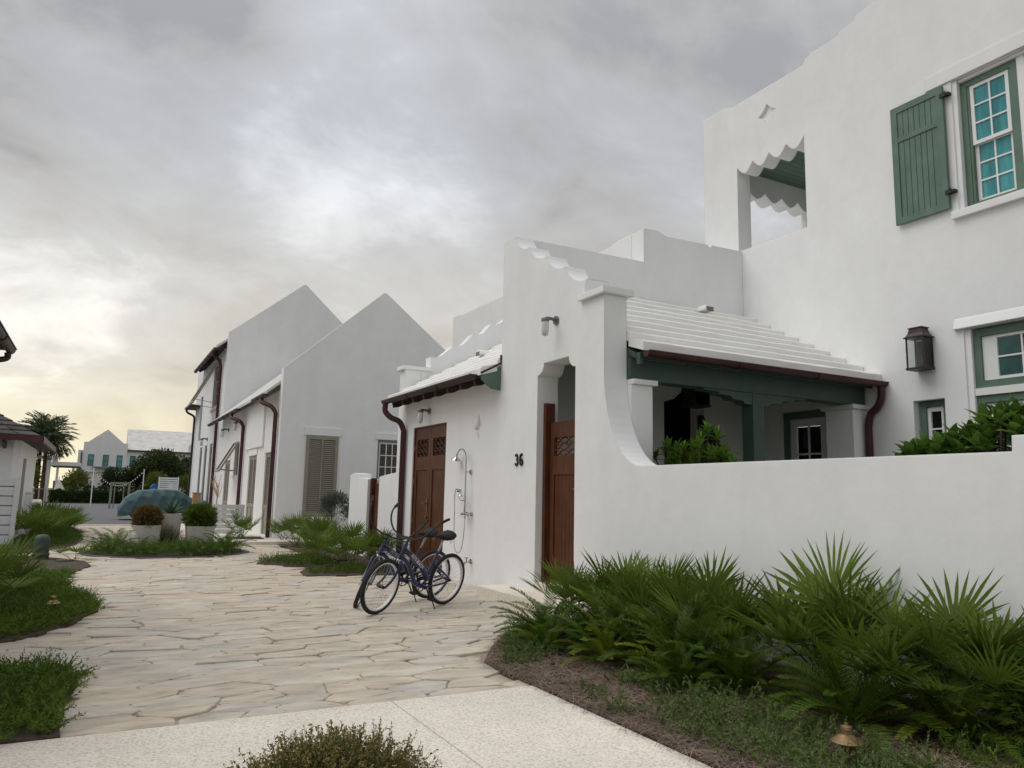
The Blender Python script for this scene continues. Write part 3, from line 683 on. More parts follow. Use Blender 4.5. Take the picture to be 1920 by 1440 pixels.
tube('downspout', M['maroon'], house, ds, .058, 12)
barrel(house, (6.7, 13.6, 4.23), 'X')
# far parapet of the wing, scalloped upward
pp = [(XF + .352, 3.4), (XF + .352, 4.03), (6.05, 4.03), (6.05, 4.30)]
tp2 = [(6.05, 4.36), (6.55, 4.66), (7.02, 4.97), (7.46, 5.26), (8.035, 5.62)]
for a, b in zip(tp2[:-1], tp2[1:]):
    pp += [a, (a[0] + .12, a[1] - .01), (a[0] + .26, a[1] + .06), (b[0] - .02, b[1] - .04)]
pp += [(8.035, 5.62), (8.035, 3.4)]
prism('wing_parapet', M['stucco'], house, 'Y', pp, 15.002, 15.30)
box('wing_corner_pillar', M['stucco'], house, XF, XF + .35, 15.002, 15.30, -.1, 4.03)
box('pillar_cap', M['stucco'], house, XF - .06, 6.10, 14.95, 15.36, 4.032, 4.115)
# double door
def wood_door(name, x, y0, y1, z0, z1, hz=None, lattice=None, lockside=1):
    d = MB(); st_ = .105; lt0, lt1 = lattice
    d.box(x, x + .05, y0, y0 + st_, z0, z1); d.box(x, x + .05, y1 - st_, y1, z0, z1)
    d.box(x, x + .05, y0 + st_, y1 - st_, z1 - .22, z1); d.box(x, x + .05, y0 + st_, y1 - st_, z0, z0 + .24); d.box(x, x + .05, y0 + st_, y1 - st_, lt0 - .26, lt0)
    if lt1 < z1 - .22: d.box(x, x + .05, y0 + st_, y1 - st_, lt1, z1 - .22)
    o = d.build(name, M['wood'], house)
    a, b = y0 + st_, y1 - st_; n = max(3, int((b - a) / .085)); bw_ = (b - a) / n
    for i in range(n): box('board', M['wood'], o, x + .018, x + .036, a + i * bw_ + .0025, a + (i + 1) * bw_ - .0025, z0 + .24, lt0 - .26)
    lm = MB(); nx = 3; nz = 3; cw_ = (b - a) / nx; ch = (lt1 - lt0) / nz
    for i in range(nx + 1):
        for s_ in (-1, 1):
            pts = []
            for q in range(nz * 6 + 1):
                z = lt0 + ch * q / 6; y = a + i * cw_ + s_ * cw_ * .5 * math.sin(math.pi * q / 6)
                pts.append((x + .028, min(max(y, a), b), z))
            lm.tube(pts, .0125, 5)
    lm.build('lattice', M['wood'], o)
    return o
wd = []
for y0, y1 in ((12.74, 13.535), (13.545, 14.34)):
    wd.append(wood_door('door', XF + .04, y0, y1, .08, 2.72, lattice=(2.17, 2.50)))
box('door_backing', M['dark'], house, XF + .11, XF + .13, 12.60, 14.5, .06, 2.8)
mb = MB(); mb.box(XF + .02, XF + .10, 12.721, 12.738, .061, 2.748); mb.box(XF + .02, XF + .10, 14.342, 14.369, .061, 2.748); mb.box(XF + .02, XF + .10, 12.738, 14.342, 2.722, 2.748); mb.build('door_frame', M['wood'], house)
hm = MB(); hm.box(XF + .028, XF + .04, 13.60, 13.645, 1.10, 1.36); hm.tube([(XF + .04, 13.62, 1.28), (XF - .02, 13.62, 1.28), (XF - .02, 13.76, 1.28)], .010, 8); hm.tube([(XF + .035, 13.62, 1.02), (XF + .01, 13.62, 1.02)], .026, 10); hm.build('handle', M['brass'], wd[1], True)
for z in (.35, .95, 1.7, 2.35): MB().tube([(XF + .032, 14.345, z - .05), (XF + .032, 14.345, z + .05)], .012, 8).build('hinge', M['brass'], wd[1])
# entrance gate
g = wood_door('gate', XF + .17, 8.475, 9.36, .285, 2.50, lattice=(2.02, 2.28))
mb = MB(); mb.box(XF + .10, XF + .25, 9.375, 9.445, .275, 2.78); mb.build('gate_post', M['wood'], g)
hm = MB(); hm.tube([(XF + .17, 8.53, 1.56), (XF + .11, 8.53, 1.56), (XF + .11, 8.66, 1.56)], .010, 8); hm.box(XF + .16, XF + .17, 8.51, 8.55, 1.2, 1.64); hm.build('handle', M['brass'], g, True)
# porch timber
box('beam', M['greenshaded'], house, XF + .353, 10.30, 7.72, 7.95, 2.95, 3.22)
post = box('post', M['greenshaded'], house, 7.95, 8.16, 7.73, 7.94, .1, 2.80)
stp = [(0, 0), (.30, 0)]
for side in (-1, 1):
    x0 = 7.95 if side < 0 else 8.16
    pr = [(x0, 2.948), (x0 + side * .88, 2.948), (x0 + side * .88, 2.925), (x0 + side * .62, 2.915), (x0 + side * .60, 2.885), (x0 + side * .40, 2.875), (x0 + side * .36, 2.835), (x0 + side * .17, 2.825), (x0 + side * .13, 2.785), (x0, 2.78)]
    prism('corbel', M['greenshaded'], house, 'Y', pr, 7.74, 7.93)
box('post_top', M['greenshaded'], house, 7.952, 8.158, 7.732, 7.938, 2.802, 2.948)
box('pilaster', M['stucco'], house, XF + .352, 6.165, 7.70, 8.05, 0, 2.88); box('pilaster_cap', M['stucco'], house, XF + .352, 6.215, 7.65, 8.10, 2.882, 2.948)
box('pilaster', M['stucco'], house, 10.05, XB - .002, 7.75, 8.25, 0, 2.88); box('pilaster_cap', M['stucco'], house, 10.0, XB - .002, 7.70, 8.30, 2.882, 2.948)
box('porch_floor', M['porchstone'], house, XF + .352, XB - .002, 7.4, YW - .002, -.1, .12)
# courtyard wall beyond the wing, with its gate
cwall = empty('courtyard_wall', (5.6, 17, 0), label='low white stucco wall with wooden gate left of the brown double doors', cat='wall')
prism('wall', M['stucco'], cwall, 'X', [(15.32, -.1), (15.32, 1.90), (15.7, 1.88), (16.3, 1.84), (16.60, 1.81), (16.60, -.1)], 5.56, 5.86)
prism('gate_pier', M['stucco'], cwall, 'X', [(17.42, -.1), (17.42, 1.77), (18.05, 1.80), (18.10, 1.90), (18.55, 1.93), (18.85, 1.88), (18.85, -.1)], 5.56, 5.86)
gd = box('gate', M['wood'], cwall, 5.70, 5.75, 16.60, 17.30, .05, 1.66)
box('gate_post', M['wood'], gd, 5.62, 5.74, 17.31, 17.42, .02, 1.79)
for i in range(6): box('board', M['wood'], gd, 5.685, 5.699, 16.66 + i * .098, 16.66 + i * .098 + .094, .18, 1.45)
box('latch', M['brass'], gd, 5.66, 5.684, 16.68, 16.74, 1.04, 1.06)
box('side_return', M['stucco'], cwall, 5.87, 9.5, 18.55, 18.85, -.1, 1.7)

# ---- fittings on the walls
num = empty('house_number', (XF, 9.94, 1.99), label='black house number 36 on the white wall beside the gate', cat='house number')
def digit(strokes, y):
    mb = MB()
    for st_ in strokes: mb.tube([(XF - .016, y - u, 1.985 + v) for u, v in st_], .0155, 8)
    mb.v = [(XF - .004 - (XF - .004 - p[0]) * .8, p[1], p[2]) for p in mb.v]
    return mb.build('digit', M['black'], num, True)
def arc2(cx, cz, rx, rz, a0, a1, n=14): return [(cx + rx * math.cos(R(a0 + (a1 - a0) * i / n)), cz + rz * math.sin(R(a0 + (a1 - a0) * i / n))) for i in range(n + 1)]
digit([arc2(0, .042, .034, .036, 165, -75), arc2(0, -.040, .038, .042, 80, -165)], 10.03)
digit([arc2(0, -.036, .038, .044, 0, 360), [(-.038, -.036), (-.037, .02), (-.02, .068), (.008, .082), (.032, .068)]], 9.885)
def jar_lamp(name, x, y, z, label, s=1.0, grp='jar wall lamps'):
    e_ = empty(name, (x, y, z), label=label, cat='wall lamp', group=grp)
    mb = MB().tube([(x - .002, y, z), (x - .03 * s, y, z)], .062 * s, 16); mb.tube(spline([(x - .03 * s, y, z), (x - .10 * s, y, z + .015 * s), (x - .17 * s, y, z + .01 * s), (x - .19 * s, y, z - .02 * s)], 4), .024 * s, 8)
    mb.lathe([(.05 * s, 0), (.056 * s, -.012 * s), (.056 * s, -.045 * s), (.05 * s, -.05 * s)], (x - .19 * s, y, z + .01 * s), 16); mb.build('bracket', M['grey'], e_, True)
    MB().lathe([(.048 * s, -.04 * s), (.052 * s, -.10 * s), (.052 * s, -.18 * s), (.042 * s, -.225 * s), (.018 * s, -.245 * s)], (x - .19 * s, y, z), 16).build('glass_jar', M['lampglass'], e_, True)
jar_lamp('wall_lamp', XF, 8.95, 3.90, 'jar wall lamp high above the wooden entrance gate')
jar_lamp('wall_lamp', XF, 13.55, 3.02, 'jar wall lamp under the eave above the double doors')
# coach lantern
def coach(name, c, w_, d_, h_, label, hang=False):
    x, y, z = c; e_ = empty(name, c, label=label, cat='lantern'); X0, X1, Y0, Y1 = x - d_ / 2, x + d_ / 2, y - w_ / 2, y + w_ / 2
    t = .018; mb = MB()
    for a in (X0, X1 - t):
        for b in (Y0, Y1 - t): mb.box(a, a + t, b, b + t, z + .03, z + h_)
    mb.box(X0 - .01, X1 + .01, Y0 - .01, Y1 + .01, z, z + .03); mb.box(X0 - .02, X1 + .02, Y0 - .02, Y1 + .02, z + h_, z + h_ + .018)
    k = .55
    xm, ym = (X0 + X1) / 2, (Y0 + Y1) / 2
    def rg(f_, zz): return [(xm + (X0 - xm) * f_, ym + (Y0 - ym) * f_, zz), (xm + (X1 - xm) * f_, ym + (Y0 - ym) * f_, zz), (xm + (X1 - xm) * f_, ym + (Y1 - ym) * f_, zz), (xm + (X0 - xm) * f_, ym + (Y1 - ym) * f_, zz)]
    r0, r1, r2 = rg(1.05, z + h_ + .019), rg(.82, z + h_ + .07), rg(.70, z + h_ + .14)
    mb.add(r0 + r1 + r2, [(i, (i + 1) % 4, 4 + (i + 1) % 4, 4 + i) for i in range(4)] + [(4 + i, 4 + (i + 1) % 4, 8 + (i + 1) % 4, 8 + i) for i in range(4)] + [(8, 9, 10, 11)])
    r3 = rg(.80, z + h_ + .141); mb.add(r3 + rg(.80, z + h_ + .155), [(0, 1, 2, 3), (4, 5, 6, 7)] + [(i, (i + 1) % 4, 4 + (i + 1) % 4, 4 + i) for i in range(4)])
    if hang: mb.tube([(xm, ym, z + h_ + .15), (xm, ym, z + h_ + .42)], .01, 6)
    else: mb.box(X1, X1 + .012, Y0 + .02, Y1 - .02, z + .02, z + h_ - .02)
    mb.build('cage', M['bronze'] if not hang else M['black'], e_)
    MB().lathe([(.022, .0), (.05, .05), (.045, .11), (.022, .17), (.024, .28)], (xm, ym, z + .04), 12).build('glass_chimney', GLASS, e_, True)
    for a, b, cc, dd in ((X0 + .005, X0 + .009, Y0 + t, Y1 - t), (X0 + t, X1 - t, Y0 + .005, Y0 + .009)): box('pane', GLASS, e_, a, b, cc, dd, z + .031, z + h_ - .001)
    return e_
gm_ = bpy.data.materials.new('clear_glass'); gm_.use_nodes = True; gt = gm_.node_tree; gt.nodes.remove(gt.nodes['Principled BSDF'])
ga = gt.nodes.new('ShaderNodeBsdfTransparent'); gb = gt.nodes.new('ShaderNodeBsdfGlossy'); gb.inputs['Roughness'].default_value = .03; gx = gt.nodes.new('ShaderNodeMixShader'); fr = gt.nodes.new('ShaderNodeFresnel'); fr.inputs[0].default_value = 1.5
ga.inputs[0].default_value = (.86, .87, .88, 1)
gt.links.new(fr.outputs[0], gx.inputs[0]); gt.links.new(ga.outputs[0], gx.inputs[1]); gt.links.new(gb.outputs[0], gx.inputs[2]); gt.links.new(gx.outputs[0], gt.nodes['Material Output'].inputs[0])
GLASS = gm_
coach('wall_lantern', (XB - .14, 6.74, 3.36), .27, .22, .46, 'tall bronze glass lantern on the tall white wall right of the porch')
coach('hanging_lantern', (8.0, 8.95, 2.86), .30, .30, .55, 'black glass lantern hanging inside the shaded porch', True)
# outdoor shower
e_ = empty('outdoor_shower', (XF, 11.6, 0), label='chrome outdoor shower with hose on the white wall behind the bicycles', cat='shower')
x = XF - .10
tube('riser', M['chrome'], e_, [(x, 11.62, 1.20), (x, 11.62, 2.02)] + [(x, 11.62 + .20 - .20 * math.cos(R(a)), 2.02 + .20 * math.sin(R(a))) for a in range(15, 151, 15)], .0125, 8)
mb = MB(); mb.lathe([(.012, .10), (.018, .06), (.075, .012), (.085, 0.0), (.08, -.006)], (0, 0, 0), 18); mb.xf(Matrix.Translation((x, 12.03, 2.04)) @ Matrix.Rotation(R(14), 4, 'X')); mb.build('shower_head', M['chrome'], e_, True)
mb = MB().tube([(XF - .002, 11.62, 1.83), (XF - .02, 11.62, 1.83)], .04, 14); mb.tube([(XF - .02, 11.62, 1.83), (x - .01, 11.62, 1.83)], .009, 8); mb.build('wall_bracket', M['chrome'], e_, True)
mb = MB()
for y in (11.54, 11.70):
    mb.tube([(XF - .002, y, 1.14), (XF - .025, y, 1.14)], .034, 14); mb.tube([(XF - .02, y, 1.14), (XF - .10, y, 1.14)], .016, 8); mb.tube([(x - .005, y, 1.13), (x - .06, y + .03, 1.10)], .007, 6)
mb.tube([(x, 11.52, 1.14), (x, 11.74, 1.14)], .022, 10); mb.tube([(x, 11.62, 1.14), (x, 11.62, 1.23)], .018, 10); mb.tube([(x, 11.62, 1.14), (x, 11.60, 1.06)], .014, 8); mb.build('mixer_valve', M['chrome'], e_, True)
mb = MB().tube([(x, 11.62, 1.36), (x, 11.80, 1.36), (x, 11.86, 1.40), (x, 11.86, 1.50)], .008, 6); mb.tube([(x, 11.82, 1.52), (x, 11.90, 1.52)], .03, 8); mb.build('cradle', M['chrome'], e_, True)
mb = MB(); mb.lathe([(.010, .08), (.014, .04), (.04, .0), (.036, -.008)], (x - .02, 11.76, 1.43), 12); mb.tube([(x - .02, 11.76, 1.50), (x - .02, 11.86, 1.545)], .009, 6); mb.build('hand_shower', M['chrome'], e_, True)
tube('hose', M['chrome'], e_, spline([(x - .02, 11.88, 1.545), (x - .02, 11.965, 1.53), (x - .02, 11.99, 1.38), (x - .02, 11.98, .95), (x - .02, 11.96, .64), (x - .02, 11.86, .505), (x - .02, 11.74, .51), (x - .02, 11.64, .62), (x - .01, 11.60, .85), (x, 11.60, 1.06)], 6), .0085, 6)
e_ = empty('wall_tap', (XF, 11.52, .36), label='small chrome hose tap low on the white wall behind the rear bicycle wheel', cat='tap')
mb = MB().tube([(XF - .002, 11.52, .38), (XF - .02, 11.52, .38)], .04, 12); mb.tube([(XF - .02, 11.52, .38), (XF - .12, 11.52, .36)], .016, 8); mb.tube([(XF - .12, 11.52, .37), (XF - .15, 11.52, .29)], .02, 8); mb.build('spout', M['chrome'], e_, True)
MB().tube([(XF - .09, 11.47, .44), (XF - .09, 11.57, .44)], .012, 6).tube([(XF - .09, 11.52, .37), (XF - .09, 11.52, .44)], .008, 6).build('handwheel', M['chrome'], e_, True)

# ------------------------------------------------------------------ neighbour houses
def lintel(parent, *b): return box('lintel', M['stucco'], parent, *b)
A = empty('gabled_house', (7, 26, 0), label='white gabled house with tall closed taupe louvred shutter facing the patio', cat='house')
YA = 23.0; XA = 4.6
prism('gable_wall', M['stucco'], A, 'Y', [(XA, 0), (10.6, 0), (10.6, 5.55), (9.47, 6.41), (7.66, 7.81), (7.58, 7.81), (XA + .04, 5.13), (XA, 5.10)], YA, YA + .35, [[(5.44, .78), (6.29, .78), (6.29, 3.10), (5.44, 3.10)], [(7.60, 1.45), (8.40, 1.45), (8.40, 3.10), (7.60, 3.10)]])
# shutter
s_ = MB(); s_.box(5.38, 5.475, YA - .05, YA - .003, .72, 3.12); s_.box(6.255, 6.35, YA - .05, YA - .003, .72, 3.12); s_.box(5.475, 6.255, YA - .05, YA - .003, 3.0, 3.12); s_.box(5.475, 6.255, YA - .05, YA - .003, .72, .84); s_.box(5.845, 5.885, YA - .05, YA - .003, .84, 3.0)
sh = s_.build('shutter', M['taupe'], A)
for x0, x1 in ((5.475, 5.845), (5.885, 6.255)):
    lv = MB()
    for i in range(36): z = .85 + i * .0597; lv.add([(x0, YA - .045, z), (x1, YA - .045, z), (x1, YA - .012, z + .045), (x0, YA - .012, z + .045), (x0, YA - .040, z - .006), (x1, YA - .040, z - .006), (x1, YA - .007, z + .039), (x0, YA - .007, z + .039)], [(0, 1, 2, 3), (7, 6, 5, 4), (0, 4, 5, 1), (3, 2, 6, 7), (0, 3, 7, 4), (1, 5, 6, 2)])
    tag(lv.build('louvres', M['taupe'], sh), kind='stuff')
box('shutter_back', M['dark'], A, 5.45, 6.28, YA + .1, YA + .12, .8, 3.1)
lintel(A, 5.30, 6.43, YA - .035, YA - .002, 3.125, 3.36); box('sill', M['stucco'], A, 5.33, 6.40, YA - .07, YA - .002, .60, .715)
# small window by the courtyard
f = MB(); f.box(7.60, 7.66, YA + .02, YA + .12, 1.452, 3.098); f.box(8.34, 8.40, YA + .02, YA + .12, 1.452, 3.098); f.box(7.66, 8.34, YA + .02, YA + .12, 3.03, 3.098); f.box(7.66, 8.34, YA + .02, YA + .12, 1.452, 1.50)
f = f.build('window', M['sage'] if False else M['greybeam'], A)
sm = MB(); X0, X1, Z0, Z1 = 7.66, 8.34, 1.50, 3.03
sm.box(X0, X0 + .04, YA + .05, YA + .09, Z0, Z1); sm.box(X1 - .04, X1, YA + .05, YA + .09, Z0, Z1); sm.box(X0 + .04, X1 - .04, YA + .05, YA + .09, Z1 - .05, Z1); sm.box(X0 + .04, X1 - .04, YA + .05, YA + .09, Z0, Z0 + .05)
for i in (1, 2): c = X0 + .04 + .6 * i / 3; sm.box(c - .014, c + .014, YA + .055, YA + .085, Z0 + .05, Z1 - .05)
for j in (1, 2, 3):
    c = Z0 + .05 + 1.43 * j / 4
    for i in range(3): a = X0 + .04 + .2 * i; sm.box(a + .015, a + .185, YA + .055, YA + .085, c - .014, c + .014)
sm.build('sash', M['trimwhite'], f)
for i in range(3):
    for j in range(4):
        a = X0 + .04 + .2 * i; c = Z0 + .05 + 1.43 * j / 4
        box('pane', GLASS, f, a + .008, a + .192, YA + .068, YA + .072, c + .008, c + .35)
bl = MB()
for i in range(30): z = 1.46 + i * .055; bl.add([(7.62, YA + .14, z), (8.38, YA + .14, z), (8.38, YA + .17, z + .042), (7.62, YA + .17, z + .042)], [(0, 1, 2, 3)])
tag(bl.build('blind', M['blind'], A), kind='stuff'); box('blind_back', M['dark'], A, 7.5, 8.5, YA + .30, YA + .32, 1.3, 3.3)
lintel(A, 7.52, 8.50, YA - .035, YA - .002, 3.105, 3.31); box('sill', M['stucco'], A, 7.50, 8.46, YA - .06, YA - .002, 1.36, 1.448)
# long wall to the street with louvred doors
holes = []
doorsA = [(23.62, 25.0), (26.5, 27.95), (32.3, 33.7)]
for a, b in doorsA: holes.append([(a, .12), (b, .12), (b, 2.62), (a, 2.62)])
holes.append([(30.3, 2.0), (31.3, 2.0), (31.3, 3.22), (30.3, 3.22)])
prism('side_wall', M['stucco'], A, 'X', [(YA + .352, 0), (35.39, 0), (35.39, 4.45), (YA + .352, 4.45)], XA, XA + .3, holes)
for a, b in doorsA:
    d = MB(); d.box(XA + .03, XA + .08, a, a + .10, .125, 2.615); d.box(XA + .03, XA + .08, b - .10, b, .125, 2.615); c = (a + b) / 2; d.box(XA + .03, XA + .08, c - .07, c + .07, .125, 2.615); d.box(XA + .03, XA + .08, a + .1, c - .07, 2.48, 2.615); d.box(XA + .03, XA + .08, c + .07, b - .1, 2.48, 2.615)
    d.box(XA + .03, XA + .08, a + .1, c - .07, .9, 1.0); d.box(XA + .03, XA + .08, c + .07, b - .1, .9, 1.0); d.box(XA + .05, XA + .07, a + .1, c - .07, .125, .9); d.box(XA + .05, XA + .07, c + .07, b - .1, .125, .9)
    d = d.build('louvred_door', M['taupe'], A)
    lv = MB()
    for y0, y1 in ((a + .1, c - .07), (c + .07, b - .1)):
        for i in range(26): z = 1.0 + i * .057; lv.add([(XA + .035, y0, z), (XA + .035, y1, z), (XA + .075, y1, z + .045), (XA + .075, y0, z + .045)], [(0, 1, 2, 3)])
    tag(lv.build('louvres', M['taupe'], d), kind='stuff')
    box('door_back', M['dark'], A, XA + .11, XA + .13, a, b, .12, 2.62)
    lintel(A, XA - .03, XA - .002, a - .08, b + .08, 2.625, 2.85)
def bahama(parent, x, y0, y1, zt, zb, out, mt, n=4):
    # top-hung shutter propped open
    mb = MB(); t = .05
    def P(s_, y, d): return (x - out * s_ - d * .06, y, zt + (zb - zt) * s_ + d * .02)
    for a, b in ((y0, y0 + .09), (y1 - .09, y1)): mb.add([P(0, a, 0), P(0, b, 0), P(1, b, 0), P(1, a, 0), P(0, a, 1), P(0, b, 1), P(1, b, 1), P(1, a, 1)], [(0, 1, 2, 3), (7, 6, 5, 4), (0, 4, 5, 1), (1, 5, 6, 2), (2, 6, 7, 3), (3, 7, 4, 0)])
    for sa_, sb_ in ((0, .06), (.94, 1)): mb.add([P(sa_, y0 + .09, 0), P(sa_, y1 - .09, 0), P(sb_, y1 - .09, 0), P(sb_, y0 + .09, 0), P(sa_, y0 + .09, 1), P(sa_, y1 - .09, 1), P(sb_, y1 - .09, 1), P(sb_, y0 + .09, 1)], [(0, 1, 2, 3), (7, 6, 5, 4), (0, 4, 5, 1), (1, 5, 6, 2), (2, 6, 7, 3), (3, 7, 4, 0)])
    for i in range(1, n):
        c = y0 + (y1 - y0) * i / n; mb.add([P(.06, c - .03, .1), P(.06, c + .03, .1), P(.94, c + .03, .1), P(.94, c - .03, .1), P(.06, c - .03, .9), P(.06, c + .03, .9), P(.94, c + .03, .9), P(.94, c - .03, .9)], [(0, 1, 2, 3), (7, 6, 5, 4), (0, 4, 5, 1), (1, 5, 6, 2), (2, 6, 7, 3), (3, 7, 4, 0)])
    o = mb.build('awning_shutter', mt, parent)
    lv = MB(); k = 18
    for i in range(k):
        s0 = .07 + .87 * i / k; lv.add([P(s0, y0 + .09, .2), P(s0, y1 - .09, .2), P(s0 + .03, y1 - .09, .8), P(s0 + .03, y0 + .09, .8)], [(0, 1, 2, 3)])
    tag(lv.build('louvres', mt, o), kind='stuff')
    for y in (y0 + .1, y1 - .1): MB().tube([(x, y, zb + .05), P(.92, y, 0)], .014, 5).build('stay', M['taupe'], o)
    return o
bahama(A, XA - .01, 30.3, 31.3, 3.25, 2.12, .62, M['taupe'], 1)
w_ = box('window', M['greybeam'], A, XA + .1, XA + .15, 30.31, 31.29, 2.01, 3.21); box('pane', M['glassdark'], w_, XA + .09, XA + .099, 30.4, 31.2, 2.1, 3.1)
box('sill', M['stucco'], A, XA - .06, XA - .002, 30.2, 31.4, 1.9, 1.995)
prism('roof', M['roofgrey'], A, 'Y', [(XA - .38, 4.33), (XA - .38, 4.42), (7.62, 7.35), (10.9, 4.9), (10.9, 4.8), (7.62, 7.2)], YA + .352, 35.39)
box('bay_wall', M['stucco'], A, XA - .06, XA - .003, 25.4, 28.6, 2.86, 4.33)
gutter(A, (XA - .42, YA + .36, 4.31), (XA - .42, 25.4, 4.31), (-1, 0, 0), .075, 'bronze')
gutter(A, (XA - .42, 28.3, 4.31), (XA - .42, 36.5, 4.31), (-1, 0, 0), .075, 'bronze')
tube('downspout', M['maroon'], A, spline([(XA - .42, 23.9, 4.24), (XA - .42, 23.85, 4.1), (XA - .2, 23.5, 3.95), (XA - .09, 23.36, 3.75)], 4) + [Vector((XA - .09, 23.36, .1))], .065, 10)
tube('downspout', M['maroon'], A, spline([(XA - .42, 29.9, 4.24), (XA - .42, 29.8, 4.1), (XA - .2, 29.3, 3.95), (XA - .09, 29.15, 3.75)], 4) + [Vector((XA - .09, 29.15, .1))], .065, 10)
for y in (24.3, 26.0, 27.0):
    pass
lm = 0
for y, z, lb in ((30.0, 3.95, 'small wall lamp beside the second downspout of the gabled house'), (33.3, 3.9, 'small wall lamp above the far louvred door of the gabled house')):
    jar_lamp('wall_lamp', XA, y, z, lb, 1.3)
B = empty('gabled_house', (7, 40, 0), label='taller white gabled house behind, with a tilted awning shutter on its upper floor', cat='house')
YB = 35.4
prism('gable_wall', M['stucco'], B, 'Y', [(XA, 0), (11.1, 0), (11.1, 8.2), (9.6, 9.5), (7.86, 11.06), (7.76, 11.06), (XA + .06, 8.46), (XA, 8.42)], YB, YB + .35)
prism('side_wall', M['stucco'], B, 'X', [(YB + .352, 0), (47, 0), (47, 8.3), (YB + .352, 7.75)], XA, XA + .3, [[(37.4, 5.3), (39.6, 5.3), (39.6, 7.4), (37.4, 7.4)], [(38.2, .3), (39.2, .3), (39.2, 3.6), (38.2, 3.6)], [(40.2, .3), (41.2, .3), (41.2, 3.6), (40.2, 3.6)], [(42.2, .3), (43.2, .3), (43.2, 3.6), (42.2, 3.6)], [(43.6, 4.0), (44.6, 4.0), (44.6, 6.4), (43.6, 6.4)]])
box('inner_dark', M['dark'], B, XA + .32, XA + .34, YB + .4, 46.9, .1, 7.7)
for a, b, c, d in ((37.42, 39.58, 5.32, 7.38), (43.62, 44.58, 4.02, 6.38)):
    f = frame_x(M['taupe'], B, XA + .08, a, b, c, d, .09, .10); n = 2
    sash(f, XA + .10, a + .09, b - .09, c + .09, d - .09, 2 if b - a > 1.5 else 1, 3, M['glassdark'], stile=.06)
for a, b in ((38.22, 39.18), (40.22, 41.18), (42.22, 43.18)):
    f = frame_x(M['taupe'], B, XA + .04, a, b, .32, 3.58, .12, .08, 'door'); box('pane', M['blind'], f, XA + .09, XA + .10, a + .12, b - .12, .4, 3.5)
box('sill', M['stucco'], B, XA - .08, XA - .002, 37.2, 39.8, 5.18, 5.29)
bahama(B, XA - .01, 37.3, 39.7, 7.45, 5.35, 1.05, M['taupe'], 4)
prism('roof', M['roofgrey'], B, 'Y', [(XA - .42, 7.75), (XA - .42, 7.86), (7.81, 10.7), (11.4, 7.6), (11.4, 7.5), (7.81, 10.55)], YB + .352, 44)
prism('far_gable', M['stucco'], B, 'Y', [(XA, 7.0), (11.1, 7.0), (11.1, 8.2), (7.81, 11.0), (XA, 8.5)], 44.0, 44.3)
gutter(B, (XA - .46, YB + .36, 7.72), (XA - .46, 43.9, 7.72), (-1, 0, 0), .085, 'bronze')
for i in range(10): prism('rafter_tail', M['bronze'], B, 'Y', [(XA - .40, 7.70), (XA - .003, 8.05), (XA - .003, 7.8), (XA - .30, 7.6)], 36.0 + i * .8, 36.1 + i * .8)
tube('downspout', M['maroon'], B, spline([(XA - .46, 36.6, 7.64), (XA - .46, 36.6, 7.5), (XA - .2, 36.6, 7.3), (XA - .1, 36.6, 7.0)], 4) + [Vector((XA - .1, 36.6, .1))], .07, 10)
tube('downspout', M['bronze'], B, spline([(XA - .55, 46.2, 5.9), (XA - .5, 46.2, 5.7), (XA - .15, 46.2, 5.5), (XA - .1, 46.2, 5.2)], 4) + [Vector((XA - .1, 46.2, .1))], .06, 8)
box('porch_eave', M['bronze'], B, XA - .6, XA - .002, 44.6, 46.9, 5.9, 6.0)
jar_lamp('wall_lamp', XA, 40.3, 3.9, 'small wall lamp on the taller gabled house, farthest lamp along the wall', 1.4)

# ------------------------------------------------------------------ left-hand buildings
Cg = empty('cottage', (-3.5, 26, 0), label='small white cottage with dark shingle hip roof at the left edge', cat='house')
prism('wall', M['stucco'], Cg, 'Z', [(-8, 24.0), (-2.02, 24.0), (-1.86, 24.16), (-1.86, 30), (-8, 30)], 0, 2.72)
vs = [(-8.4, 23.5, 2.82), (-1.40, 23.5, 2.72), (-1.40, 30.4, 2.72), (-8.4, 30.4, 2.82), (-3.6, 26.4, 4.0), (-6.0, 26.4, 4.0)]
MB().add(vs + [(a, b, c - .10) for a, b, c in vs[:4]], [(0, 1, 4, 5), (1, 2, 4), (2, 3, 5, 4), (3, 0, 5), (0, 6, 7, 1), (1, 7, 8, 2), (2, 8, 9, 3), (3, 9, 6, 0), (6, 9, 8, 7)]).build('roof', M['shingle'], Cg)
for r_ in range(9):                                          # shingle courses on the face seen from the patio
    t0, t1 = r_ / 9, (r_ + 1) / 9
    def rp(t, u): 
        a = Vector((-8.4, 23.5, 2.82)).lerp(Vector((-6.0, 26.4, 4.0)), t); b = Vector((-1.40, 23.5, 2.72)).lerp(Vector((-3.6, 26.4, 4.0)), t); return a.lerp(b, u)
    nn = 10
    for i in range(nn):
        u0, u1 = .30 + .70 * i / nn + .003, .30 + .70 * (i + 1) / nn - .003
        p = [rp(t0, u0), rp(t0, u1), rp(min(1, t1 + .02), u1), rp(min(1, t1 + .02), u0)]; up_ = Vector((0, -.01, .035 + rs.uniform(0, .012))); u2 = Vector((0, 0, .006))
        vv = [p[0] + up_, p[1] + up_, p[2] + u2, p[3] + u2, p[0], p[1], p[2], p[3]]
        MB().add(vv, [(0, 1, 2, 3), (0, 4, 5, 1), (1, 5, 6, 2), (3, 7, 4, 0), (2, 6, 7, 3), (4, 7, 6, 5)]).build('shingle', M['shingle'], Cg)
box('fascia', M['maroon'], Cg, -8.4, -1.36, 23.42, 23.495, 2.60, 2.74)
box('fascia', M['maroon'], Cg, -1.395, -1.33, 23.50, 30.4, 2.58, 2.74)
